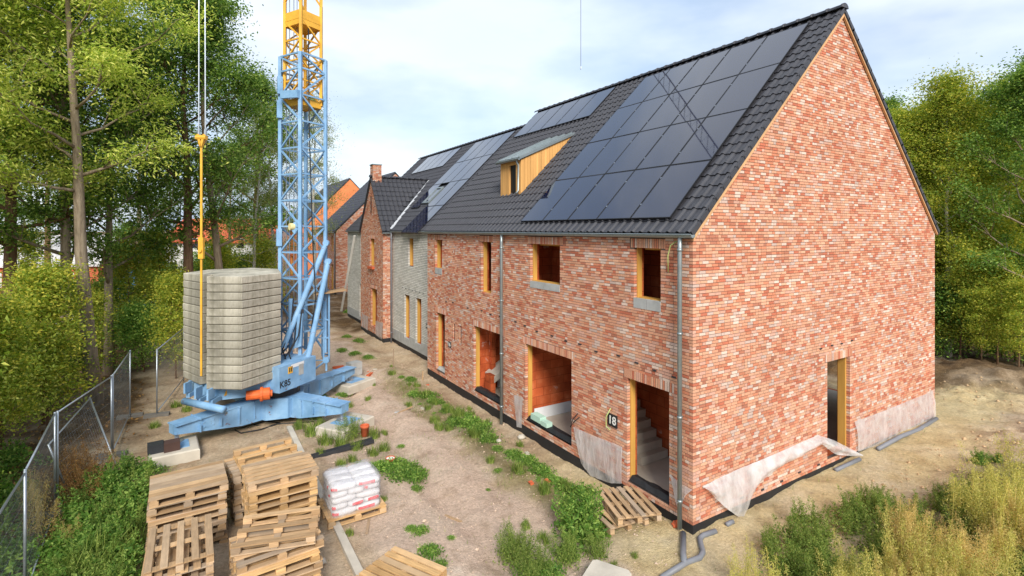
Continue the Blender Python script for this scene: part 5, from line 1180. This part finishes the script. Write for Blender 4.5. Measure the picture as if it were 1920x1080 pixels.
# left wood
x, y = P(178, 752, -.1)[:2]; tree('lime', x, y, 1.0, 1.2, 'tall pale-trunked tree with yellow-green leaves beside the mesh fence', None, tilt=(0, -.03))
GL = 'trees of the wood behind the fence'
for i, (k, u, d, s, rz, lab) in enumerate([
    ('lime', -70, 14.0, .95, .2, 'lime-leaved tree with slender trunk left of the pale trunk'),
    ('oak', 352, 23, 1.05, .5, 'tall dark oak with straight trunk behind the ballast stack'),
    ('oak2', 430, 25, 1.15, 3.9, 'oak with a leaning trunk between ballast and crane mast'),
    ('oak2', 122, 19, 1.1, 1.9, 'brown forked oak behind the yellow-green tree'), ('oak2', 205, 20.5, .95, 5.1, 'thin brown oak just behind the pale trunk'), ('oak', 20, 18, 1.0, 4.0, 'dark oak at the wood edge beyond the lime shrubs'),
    ('birch', 470, 30, 1.0, 1.0, 'slim birch low beside the crane mast'), ('birch', 590, 36, 1.25, 2.0, 'fine-leaved birch showing through the crane mast'), ('birch', 520, 33, 1.1, 3.0, 'birch with grey-green leaves behind the crane mast'),
    ('oak', 480, 36, 1.0, 2.9, 'far dark oak behind the birches')]):
    x, y = at(u, d); tree(k, x, y, s, rz, lab, GL, tilt=(0, .16) if 'leaning' in lab else (0, 0))
for i, (u, d, k) in enumerate([(-120, 24, 'oak'), (-20, 30, 'oak2'), (260, 34, 'oak2'), (-200, 15, 'lime'), (430, 48, 'oak2'), (90, 42, 'oak')]):
    x, y = at(u, d); tree(k, x, y, R.uniform(.95, 1.15), R.uniform(0, 6), 'dark leafy tree deep in the wood behind the fence', 'deep trees behind the fence')
for x, y, sc_, lab in [(-12.6, 6.3, .6, 'bright lime shrub behind the fence beside the bramble bank'), (-13.1, 9.2, .8, 'tall lime shrub behind the fence corner'), (-12.3, 12.0, .75, 'small lime shrub beside the pale trunk'), (-12.5, 3.6, .8, 'broad lime shrub behind the fence panel nearest the slatted pallets'), (-14.2, 7.6, 1.35, 'tallest lime shrub standing behind the other lime shrubs')]: tree('limebush', x, y, sc_, R.uniform(0, 6), lab, 'lime shrubs at the fence', 'shrub')
for i, (k, u, d, s) in enumerate([('sapling', 90, 14.5, .8), ('bushy', 65, 16, .7), ('sapling', 235, 22, .9), ('sapling', 300, 24, 1.0), ('bushy', 270, 21, .75), ('bushy', 130, 24, .9), ('sapling', 330, 20, .7), ('bushy', 200, 26, .9), ('bushy', 360, 29, 1), ('sapling', 420, 27, .9), ('bushy', 460, 34, 1.1), ('sapling', 500, 31, .9), ('sapling', 160, 18.5, .6), ('bushy', 20, 21, .9), ('bushy', 300, 32, 1.0), ('bushy', 400, 36, 1.2), ('sapling', 60, 30, 1)]):
    x, y = at(u, d); tree(k, x, y, s, R.uniform(0, 6), ('thin yellow-green sapling' if k == 'sapling' else 'leafy green understorey shrub')+' in the wood behind the fence', ('saplings' if k == 'sapling' else 'understorey shrubs')+' in the left wood', 'sapling' if k == 'sapling' else 'shrub')
# right wood
GR = 'trees of the wood beyond the gable'
for (k, u, d, s, lab) in [('yellow', 1778, 23, 1.0, 'tall pale-stemmed yellow-green tree beyond the gable corner'), ('yellow', 1838, 26, .98, 'bushy yellowing tree just right of the pale-stemmed tree'), ('yellow', 1885, 24, 1.0, 'yellow-green tree standing before the dark oaks'), ('oak2', 1930, 20.5, .82, 'dark leafy oak hanging over the spoil heap'), ('yellow', 1706, 24, .9, 'yellow-green tree closest behind the gable verge'), ('yellow', 1728, 25, .95, 'yellow-green tree half hidden by the gable verge'), ('oak2', 1690, 30, .92, 'dark oak rising behind the gable verge'), ('oak', 1985, 23, .85, 'broad dark oak at the far end of the spoil heap')]:
    x, y = at(u, d); tree(k, x, y, s, R.uniform(0, 6), lab, GR)
for (k, u, d) in [('oak2', 1640, 33), ('oak2', 1760, 29), ('oak', 1815, 31), ('oak2', 1870, 29), ('oak', 1920, 33), ('oak2', 1960, 29), ('oak', 2050, 30), ('oak2', 1790, 36), ('oak2', 1860, 38), ('oak', 2130, 24), ('oak2', 1590, 37), ('oak2', 1722, 31), ('oak2', 1748, 34), ('oak2', 1705, 34)]:
    x, y = at(u, d); tree(k, x, y, (.78 if k == 'oak' else .88)*R.uniform(.94, 1.06), R.uniform(0, 6), 'dark leafy tree deep in the wood beyond the gable', 'deep trees beyond the gable')
for (k, u, d, s) in [('bushy', 1765, 22.5, .9), ('sapling', 1800, 21.5, .8), ('bushy', 1835, 23.5, 1.0), ('sapling', 1870, 21, .75), ('bushy', 1905, 22, 1.0), ('bushy', 1745, 25, 1.2), ('bushy', 1870, 25.5, 1.2), ('bushy', 1800, 26, 1.3), ('sapling', 1910, 19.5, .6), ('bushy', 1960, 21, 1.0), ('sapling', 1840, 20.5, .5), ('bushy', 1930, 26, 1.4), ('bushy', 1770, 28, 1.4), ('bushy', 1840, 29, 1.5), ('bushy', 1900, 30, 1.5), ('bushy', 1740, 29, 1.6), ('bushy', 1765, 31, 1.7), ('sapling', 1755, 23.5, 1.1), ('sapling', 1815, 24.5, 1.2), ('sapling', 1880, 23, 1.1)]:
    x, y = at(u, d); tree(k, x, y, s, R.uniform(0, 6), ('thin yellow-green sapling' if k == 'sapling' else 'leafy green understorey shrub')+' at the edge of the right wood', ('saplings' if k == 'sapling' else 'understorey shrubs')+' in the right wood', 'sapling' if k == 'sapling' else 'shrub')
# ---- low plants
def clump(n, r, h, lsz, asp=.5, droop=.0):
    C = RN.normal(size=(n, 3))*np.array([r*.5, r*.5, 0]); q = np.clip(1-(C[:, 0]**2+C[:, 1]**2)/(r*r*1.6), .05, 1); C[:, 2] = RN.random(n)**.7*h*q; return leaf_geo(C, lsz, droop-.2, .8, asp)
def plume(nst, h, r, lsz, nl, spread=.35, asp=.28, frac=.15):
    parts = []
    for i in range(nst):
        a = RN.uniform(0, 6.28); b = np.array([RN.normal()*r*.35, RN.normal()*r*.35, 0]); tip = b+np.array([math.cos(a)*spread*h*RN.random(), math.sin(a)*spread*h*RN.random(), h*RN.uniform(.65, 1.05)])
        t_ = frac+(1-frac)*RN.random(nl)**.8; C = b+(tip-b)*t_[:, None]+np.stack([np.zeros(nl), np.zeros(nl), .12*h*np.sin(t_*3.14)], 1)*.3
        rad = (.11*h*(1.05-t_)+.015)[:, None]; C = C+RN.normal(size=(nl, 3))*rad*np.array([.8, .8, .5]); parts.append(leaf_geo(C, lsz*(1.25-.7*t_), -.75, .3, asp))
        k = 5; ts = np.linspace(0, 1, k); st = b+(tip-b)*ts[:, None]; wv = np.array([[.006, 0, 0]])  # stem as a thin folded ribbon
        Vs = np.concatenate([st-wv*(1-.7*ts[:, None]), st+wv*(1-.7*ts[:, None]), st+np.array([[0, .008, 0]])*(1-.7*ts[:, None])]); Fs = []
        for j in range(k-1):
            for p, q in ((0, k), (k, 2*k), (2*k, 0)): Fs += [(p+j, q+j, q+j+1), (p+j, q+j+1, p+j+1)]
        parts.append((Vs, np.array(Fs)))
    return merge(parts)
def blades(n, r, h, w_=.008):
    a = RN.uniform(0, 6.28, n); rr = r*np.sqrt(RN.random(n)); B_ = np.stack([rr*np.cos(a), rr*np.sin(a), np.zeros(n)], 1); hh = h*RN.uniform(.45, 1.1, n); ln = RN.normal(size=(n, 2))*.35
    tip = B_+np.stack([ln[:, 0]*hh, ln[:, 1]*hh, hh], 1); mid = (B_+tip)/2+np.stack([-ln[:, 0]*hh*.2, -ln[:, 1]*hh*.2, hh*.06], 1); s = np.stack([np.cos(a+1.3), np.sin(a+1.3), 0*a], 1)*w_
    V = np.stack([B_-s, B_+s, mid+s*.8, mid-s*.8, tip], 1).reshape(-1, 3); b = np.arange(n)[:, None]*5
    return V, np.concatenate([b+np.array([[0, 1, 2]]), b+np.array([[0, 2, 3]]), b+np.array([[3, 2, 4]])], 1).reshape(-1, 3)
def pm(nm, vf, m): return npmesh(nm, vf[0], vf[1], m)
PL = {'weed': [pm('weed', merge([clump(520, .34, .2, .075), blades(90, .3, .22)]), LF_WEED) for _ in range(3)],
      'bramble': [pm('bramble', merge([clump(620, .55, .55, .095, .6), plume(5, .9, .5, .09, 60, .6, .5)]), LF_WEED) for _ in range(3)],
      'bush': [pm('bush', merge([plume(26, .95, .42, .11, 75, .5, .42, .05), clump(350, .5, .5, .10)]), LF_WEED)],
      'feather': [pm('feather', merge([plume(24, .8, .4, .06, 110, .45, .25, .08), clump(200, .4, .25, .06)]), LF_GRASS) for _ in range(2)],
      'tall': [pm('tall_weed', plume(9, 1.25, .28, .055, 210, .28, .26, .2), LF_TALL) for _ in range(3)],
      'tan': [pm('tan_weed', plume(10, 1.2, .26, .045, 230, .24, .26, .3), LF_TAN) for _ in range(3)],
      'green': [pm('green_weed', merge([plume(9, .8, .35, .08, 90, .4, .35, .1), clump(260, .45, .35, .08)]), LF_GRASS) for _ in range(2)],
      'tuft': [pm('grass_tuft', blades(150, .22, .32), LF_GRASS) for _ in range(3)],
      'dead': [pm('dead_weed', merge([plume(10, 1.1, .5, .06, 140, .5, .3, .1), clump(250, .5, .5, .08)]), LF_DEAD) for _ in range(2)]}
def plant(k, x, y, s, label, group, name, dz=0):
    o = put(name, R.choice(PL[k]), None, Matrix.Translation((x, y, GZ(x, y)-.015+dz)) @ Matrix.Rotation(R.uniform(0, 6.28), 4, 'Z') @ Matrix.Diagonal((s, s, s*R.uniform(.85, 1.15), 1))); return tag(o, label, 'plant', group)
def px_plants(k, lst, label, group, name):
    for u, v, s in lst: p = P(u, v, -.17); plant(k, p.x, p.y, s, label, group, name)
strip = [(758, 712, .5), (782, 738, .8), (800, 745, .9), (822, 758, .9), (838, 768, .8), (856, 792, 1.0), (880, 800, 1.05), (902, 806, .9), (870, 780, .8), (918, 822, .8), (938, 838, .7), (965, 848, .75), (985, 862, .8), (1005, 872, .8), (1022, 885, .85), (1050, 905, .8), (1075, 915, .9), (1095, 925, .9), (1035, 897, .7), (955, 846, .6), (892, 812, .8), (812, 752, .7)]
strip = [(u+R.uniform(-6, 6), v+R.uniform(-4, 4), s_*R.uniform(.7, 1.15)) for u, v, s_ in strip]+[(u+R.uniform(-26, 22), v+R.uniform(-8, 12), s_*R.uniform(.25, .5)) for u, v, s_ in strip]
px_plants('weed', strip, 'leafy green weed in the strip along the facade trench', 'weeds along the facade trench', 'weed')
px_plants('weed', [(742, 872, .9), (765, 880, .95), (725, 878, .9), (775, 893, .8), (748, 893, .9), (780, 912, .45), (704, 880, .8), (786, 880, .7)], 'leafy green weed clump around the orange bucket', 'weeds around the bucket', 'weed')
px_plants('weed', [(805, 1040, .7), (790, 995, .5), (752, 828, .35), (826, 1060, .4), (770, 990, .35), (935, 880, .35), (915, 912, .2), (845, 1008, .25)], 'small lone green weed on the gravel path', 'small weeds on the path', 'weed')
px_plants('weed', [(650, 632, .8), (672, 642, .9), (655, 585, 1.2), (690, 672, .8), (665, 668, .8), (640, 665, .8), (770, 715, .7), (600, 742, .7), (640, 738, .7), (605, 770, .9), (580, 775, .9), (560, 765, .8)], 'green weed patch on the bare ground near the crane', 'weed patches near the crane', 'weed')
p = P(1085, 1005, -.2); plant('bush', p.x, p.y, 1.05, 'large leafy green bush beside the door pallets', None, 'bush'); p = P(975, 1045, -.2); plant('feather', p.x, p.y, 1.05, 'feathery grey-green weed bush on the path edge', None, 'bush')
px_plants('feather', [(1010, 1075, .8), (955, 1035, .6), (1120, 1040, .6), (1060, 1050, .7)], 'low feathery weed between the two bushes and the concrete block', 'low feathery weeds by the bushes', 'weed')
px_plants('weed', [(1030, 1075, .9), (1000, 1068, .9), (1065, 1035, .8), (1110, 1000, .9), (1125, 985, .7), (1095, 945, .9), (1118, 955, .8), (1075, 940, .8)], 'leafy weed at the foot of the large bush', 'weeds at the bush foot', 'weed')
p = P(652, 800, .0); plant('feather', p.x, p.y-.35, .85, 'thin tall weed growing in front of the concrete pad', None, 'weed')
px_plants('tuft', [(600, 800, 1), (585, 812, 1.1), (560, 800, .9), (610, 830, 1), (640, 835, .9), (668, 838, .8), (700, 815, .9), (590, 780, 1), (625, 757, .9), (540, 770, .9), (700, 850, .8), (640, 870, .7), (720, 840, .8)], 'grass tuft by the dark plastic channel and concrete pad', 'grass tufts by the channel', 'grass_tuft')
p = P(1838, 845, .45); plant('bush', p.x, p.y, .38, 'lone broad-leaved plant on the spoil heap', None, 'weed'); p = P(1870, 850, .45); plant('bush', p.x, p.y, .26, 'small broad-leaved plant next to the lone one on the spoil heap', None, 'weed')
# bank between the fence and the pallets
for i in range(24):
    x, y = R.uniform(-10.0, -8.9), R.uniform(2.2, 8.6)
    if x > -8.95 and y < 5.8: x -= .4
    plant('bramble', x, y, R.uniform(.6, 1.0), 'green bramble on the bank between fence and pallets', 'brambles on the fence bank', 'bramble')
for i in range(24): plant('bramble', R.uniform(-13.5, -10.4), R.uniform(2, 13), R.uniform(.7, 1.2), 'green bramble behind the mesh fence', 'brambles behind the fence', 'bramble')
for (u, v, s) in [(150, 905, 1.0), (125, 890, .9), (175, 880, .9), (160, 925, .8), (110, 930, .8)]: p = P(u, v, .1); plant('dead', p.x, p.y, s, 'dry brown weed around the leaning fence panel', 'dry weeds at the leaning panel', 'dry_weed')
for (u, v, s) in [(70, 1000, .9), (140, 1010, .7), (60, 950, .8), (210, 860, .5)]: p = P(u, v, .1); plant('tan', p.x, p.y, s, 'tan grass-like plume on the bramble bank', 'tan plumes on the bank', 'dry_weed')
for (u, v, s) in [(200, 1040, 1.2), (170, 1060, 1.3), (230, 1010, 1.1), (150, 1075, 1.3), (215, 985, 1.0)]: p = P(u, v, 0); plant('tuft', p.x, p.y, s*1.5, 'long grass tuft beside the slatted pallet stack', 'long grass at the pallet stack', 'grass_tuft')
# tall weeds on the near right
def wpt(u, v): p = P(u, v, .05); return p.x, p.y
for i in range(64):
    u = R.uniform(1640, 2030); v = R.uniform(1000, 1300); x, y = wpt(u, v); k = 'tan' if R.random() < .38 else 'tall'
    plant(k, x, y, R.uniform(.7, 1.0), ('tan plumed' if k == 'tan' else 'yellow-green plumed')+' tall weed in the dense stand facing the gable', ('tan' if k == 'tan' else 'yellow-green')+' tall weeds facing the gable', 'tall_weed')
for i in range(34):
    u = R.uniform(1390, 1690); v = R.uniform(1075, 1330); x, y = wpt(u, v); plant('tall', x, y, R.uniform(.5, .8), 'yellow-green plumed weed on the sand edge facing the house corner', 'yellow-green weeds on the sand edge', 'tall_weed')
for i in range(64):
    u = R.uniform(1440, 1960); v = R.uniform(925, 1090)+max(0, (1600-u)*.35); x, y = wpt(u, v); plant('green', x, y, R.uniform(.45, .8), 'low green weed between the tall stand and the gable sand', 'low green weeds by the gable sand', 'weed')
for (u, v) in [(1870, 960), (1905, 940), (1850, 985), (1890, 1000), (1800, 985)]: x, y = wpt(u, v); plant('tall', x, y, 1.0, 'tall light-green plumed weed at the spoil heap foot', 'light-green weeds at the heap foot', 'tall_weed')
# ---- grass: nobody could count it
def scatter_grass(n, dens, h, w_, name, mat, box):
    x = RN.uniform(box[0], box[1], n); y = RN.uniform(box[2], box[3], n); keep = RN.random(n) < dens(x, y); x, y = x[keep], y[keep]; V, F_ = blades(len(x), 0, 1, w_)
    V = V.reshape(-1, 5, 3); sc2 = (h*RN.uniform(.5, 1.2, len(x)))[:, None, None]; V = V*np.concatenate([np.ones((len(x), 1, 2)), np.ones((len(x), 1, 1))], 2); base = V[:, :2].mean(1, keepdims=True); V[:, 2:] = base+(V[:, 2:]-base)*sc2
    V = V+np.stack([x, y, gh(x, y)-.01], 1)[:, None]; o = put(name, npmesh(name, V.reshape(-1, 3), F_, mat)); kind(o, 'stuff'); o['label'] = 'thin short grass and seedlings on the bare ground'; o['category'] = 'grass'
def gd(x, y): f, p_, s_, g_ = zones(x, y); return np.clip(g_*1.1, 0, 1)*(1-.3*f)*sst(.35, .6, fbm(x*1.3+2, y*1.3))*.95+.012
scatter_grass(150000, gd, .17, .006, 'grass', LF_GRASS, (-10.5, 10, -6, 15))
def fd(x, y): return zones(x, y)[0]*.8
nL = 16000; x = RN.uniform(-18, -8.7, nL); y = RN.uniform(2, 34, nL); kp = RN.random(nL) < fd(x, y); C = np.stack([x[kp], y[kp], gh(x[kp], y[kp])+.02], 1); V, F_ = leaf_geo(C, .10, .0, 4.0, .6)
o = kind(put('leaf_litter', npmesh('leaf_litter', V, F_, LF_DEAD)), 'stuff'); o['label'] = 'brown fallen leaves on the floor of the left wood'; o['category'] = 'leaves'
# stones and grit on the path
nS = 2600; x = RN.uniform(-6, .2, nS); y = RN.uniform(-.5, 16, nS); s = RN.uniform(.006, .022, nS)*np.where(RN.random(nS) < .03, 2.2, 1); V = []; 
oct_ = np.array([(1, 0, 0), (0, 1, 0), (-1, 0, 0), (0, -1, 0), (0, 0, .7), (0, 0, -.5)]); of = np.array([(0, 1, 4), (1, 2, 4), (2, 3, 4), (3, 0, 4), (1, 0, 5), (2, 1, 5), (3, 2, 5), (0, 3, 5)])
V = (oct_[None]*(s[:, None, None]*RN.uniform(.7, 1.3, (nS, 6, 1)))+np.stack([x, y, gh(x, y)+s*.3], 1)[:, None]).reshape(-1, 3); F_ = (np.arange(nS)[:, None, None]*6+of[None]).reshape(-1, 3)
o = kind(put('gravel', npmesh('gravel', V, F_, simple('grit', hx(196, 172, 150), .3, 9, .95))), 'stuff'); o['label'] = 'loose gravel and grit scattered on the yard path'; o['category'] = 'gravel'
# clods on the spoil heap
nS = 1500; x = RN.uniform(4, 16, nS); y = RN.uniform(-6.5, 2, nS); kp = (y < -.9) | (x > 12.8); x, y = x[kp], y[kp]; nS = len(x); s = RN.uniform(.015, .07, nS)*RN.random(nS)**.6
V = (oct_[None]*(s[:, None, None]*RN.uniform(.7, 1.3, (nS, 6, 1)))+np.stack([x, y, gh(x, y)+s*.2], 1)[:, None]).reshape(-1, 3); F_ = (np.arange(nS)[:, None, None]*6+of[None]).reshape(-1, 3)
o = kind(put('soil_clods', npmesh('soil_clods', V, F_, simple('clod', hx(182, 154, 118), .25, 6, .97))), 'stuff'); o['label'] = 'lumps of dry soil on the spoil heap'; o['category'] = 'soil'
# ------------------------------------------------------------------ glimpses beyond the left wood
def small_house(u, d, w_, dpt, h, rh, wm, rm, label, name, rz):
    x, y = at(u, d); r = thing(name, label, 'house', (x, y, -.2), rz); M = Matrix.Translation((x, y, -.2)) @ Matrix.Rotation(rz, 4, 'Z'); T_ = lambda q: M @ Vector(q)
    g = Geo(); c = [(-w_/2, -dpt/2), (w_/2, -dpt/2), (w_/2, dpt/2), (-w_/2, dpt/2)]; g.hexa([T_((*p, 0)) for p in c]+[T_((*p, h)) for p in c]); g.add([T_((-w_/2, -dpt/2, h)), T_((-w_/2, dpt/2, h)), T_((-w_/2, 0, h+rh)), T_((w_/2, -dpt/2, h)), T_((w_/2, dpt/2, h)), T_((w_/2, 0, h+rh))], [(0, 1, 2), (5, 4, 3)]); g.build('wall', wm, r, fix=True)
    g = Geo(); q = [(-dpt/2-.3, h-.15), (0, h+rh+.1), (dpt/2+.3, h-.15), (dpt/2+.3, h-.35), (0, h+rh-.1), (-dpt/2-.3, h-.35)]; vs = [T_((-w_/2-.3, a, b)) for a, b in q]+[T_((w_/2+.3, a, b)) for a, b in q]
    g.add(vs, [(0, 1, 4, 5), (1, 2, 3, 4), (11, 10, 7, 6), (10, 9, 8, 7), (0, 6, 7, 1), (1, 7, 8, 2), (5, 4, 10, 11), (4, 3, 9, 10), (0, 5, 11, 6), (2, 8, 9, 3)]); g.build('roof', rm, r, fix=True)
    for i in range(int(w_/2.6)):
        for z in ([1.0] if h < 3.5 else [1.0, 3.6]):
            X = -w_/2+1.3+i*2.6; wn_ = Geo(); wn_.hexa([T_(p) for p in [(X-.5, -dpt/2-.05, z), (X+.5, -dpt/2-.05, z), (X+.5, -dpt/2+.02, z), (X-.5, -dpt/2+.02, z), (X-.5, -dpt/2-.05, z+1.2), (X+.5, -dpt/2-.05, z+1.2), (X+.5, -dpt/2+.02, z+1.2), (X-.5, -dpt/2+.02, z+1.2)]]); f = wn_.build('window', M_WHITEPAINT, r, fix=True)
            pn = Geo(); pn.hexa([T_(p) for p in [(X-.42, -dpt/2-.06, z+.08), (X+.42, -dpt/2-.06, z+.08), (X+.42, -dpt/2-.02, z+.08), (X-.42, -dpt/2-.02, z+.08), (X-.42, -dpt/2-.06, z+1.12), (X+.42, -dpt/2-.06, z+1.12), (X+.42, -dpt/2-.02, z+1.12), (X-.42, -dpt/2-.02, z+1.12)]]); pn.build('pane', M_SOLAR, f, fix=True)
small_house(440, 62, 12, 8, 4.6, 2.4, M_WHITEPAINT, M_REDROOF, 'white house with red tiled roof glimpsed behind the birches', 'white_house', -.6)
small_house(60, 46, 14, 7, 3.0, 2.2, simple('far_brick', hx(196, 106, 72), .2, 1.5, .9), simple('pale_roof', hx(206, 202, 200), .1, 1, .8), 'low orange brick house with pale roof glimpsed through the left wood', 'brick_house', -.35)
x, y = at(262, 38); q = Geo(); hs = [(-1.6, -1.0), (1.6, -1.0), (1.6, 1.0), (-1.6, 1.0)]; q.hexa([(x+a, y+b, -.2) for a, b in hs]+[(x+a*.86, y+b*.8, 2.6) for a, b in hs]); tag(q.build('tarpaulin_stack', M_BLUETARP), 'stack under a bright blue tarpaulin beyond the wood', 'tarpaulin')
x, y = at(85, 30); q = Geo()
for i in range(5): q.box(x-1.5+i*.6, x-1.0+i*.6, y-.4, y+.5, -.2, .3+.25*(i % 3))
kind(tag(q.build('white_bundles', M_WHITEPAINT), 'white wrapped bundles lying beyond the left wood', 'bundles'), 'stuff')

# ------------------------------------------------------------------ rubble and hoses
for i in range(26):
    x, y = (R.uniform(-4.6, -.3), R.uniform(2.5, 15)) if i % 3 else (R.uniform(-1.2, -.35), R.uniform(1.8, 12)); s_ = R.uniform(.5, 1)
    g = Geo(); q = lambda: R.uniform(-.02, .02); a, b, c = .09*s_, .045*s_, .05*s_
    g.hexa([(-a+q(), -b+q(), 0), (a+q(), -b+q(), 0), (a+q(), b+q(), 0), (-a+q(), b+q(), 0), (-a+q(), -b+q(), c), (a+q(), -b+q(), c+q()), (a+q(), b+q(), c), (-a+q(), b+q(), c+q())])
    tag(put('brick_fragment', g.mesh('brick_fragment', R.choice((M_TERRA, M_CONC, M_CEMENT))), None, Matrix.Translation((x, y, GZ(x, y)-.012)) @ Matrix.Rotation(R.uniform(0, 6), 4, 'Z')), 'small broken masonry fragment lying on the yard ground', 'rubble', 'masonry fragments on the yard')
for i, (u, v, l, rz) in enumerate(((600, 925, .6, .3), (690, 985, .5, 1.2), (850, 960, .45, 2.0), (760, 770, .7, .5), (860, 700, .8, 1.9), (820, 716, .5, .4))):
    p = P(u, v, -.2); tag(put('wood_offcut', Geo().box(-l/2, l/2, -.025, .025, 0, .022).mesh('wood_offcut', M_PALLET), None, Matrix.Translation((p.x, p.y, GZ(p.x, p.y)+.005)) @ Matrix.Rotation(rz, 4, 'Z')), 'thin wooden offcut lying on the yard ground', 'offcut', 'wood offcuts on the yard')
for k, (u0, u1) in enumerate(((540, 556), (548, 566), (536, 550))):
    a, b = PDc(u0, 690-8*k, 13.6), PDc(u1, 600-20*k, 14.0); Geo().tube([a, a+Vector((0, 0, .3))-RT*.1, (a+b)/2+FW*.1, b], .02, 6).build('hose', M_CABLE, cr_, True)
for f in FEET:
    d = (f-BC).normalized(); sd = Vector((-d.y, d.x, 0)); L_ = (f-BC).length
    for sg in (-1, 1):
        p = BC+d*L_*.72+sd*.185*sg+Vector((0, 0, .36)); g = Geo().obox(p-d*.16, p+d*.16, .02, .2)
        for a in (-.12, .12):
            for z in (-.06, .06): c = p+d*a+Vector((0, 0, z)); g.tube([c, c+sd*.025*sg], .018, 6)
        g.build('bolted_plate', M_BLUE, cr_)

tag(Geo().box(-.01, .20, 5.05, 5.5, .30, .46).box(.0, .19, 4.75, 5.03, .28, .40).build('insulation_boards', simple('mint_foam', hx(176, 206, 190), .1, 5, .8)), 'pale mint foam boards lying on the sill of the big window', 'insulation')
for (u, v, s_) in [(655, 760, .8), (690, 745, .7), (700, 720, .6), (630, 800, .8), (720, 805, .7), (675, 870, .7), (660, 862, .8), (690, 890, .5), (860, 700, .6), (735, 690, .6), (905, 730, .4), (600, 850, .7), (720, 935, .5), (655, 1000, .5), (985, 985, .6), (1020, 1010, .7), (1150, 1060, .5), (1190, 1040, .4), (880, 760, .6), (350, 770, .9), (330, 760, 1.0), (390, 800, .6), (290, 800, .9)]:
    p = P(u, v, -.17); plant('tuft', p.x, p.y, s_*.8, 'sparse short grass tuft on the bare yard soil', 'sparse grass tufts on the yard', 'grass_tuft')

for i in range(26):
    x, y = (-1.45+R.gauss(0, .45), R.uniform(1, 13.5)); plant('tuft', x, y, R.uniform(.5, .95), 'short grass tuft along the facade weed strip', 'grass tufts along the facade strip', 'grass_tuft')
for (x, y, s_) in [(-12.4, 5.4, .75), (-13.6, 8.0, 1.0), (-12.2, 10.6, .7), (-11.8, 13.6, .8), (-12.0, 4.0, .6)]: tree('sapling', x, y, s_, R.uniform(0, 6), 'loose yellow-green sapling close behind the mesh fence', 'saplings close behind the fence', 'sapling')

for i in range(14): plant('green', R.uniform(-10.0, -8.95), R.uniform(2.4, 8.6), R.uniform(.6, .95), 'loose grey-green weed among the brambles on the bank', 'loose weeds on the fence bank', 'weed')
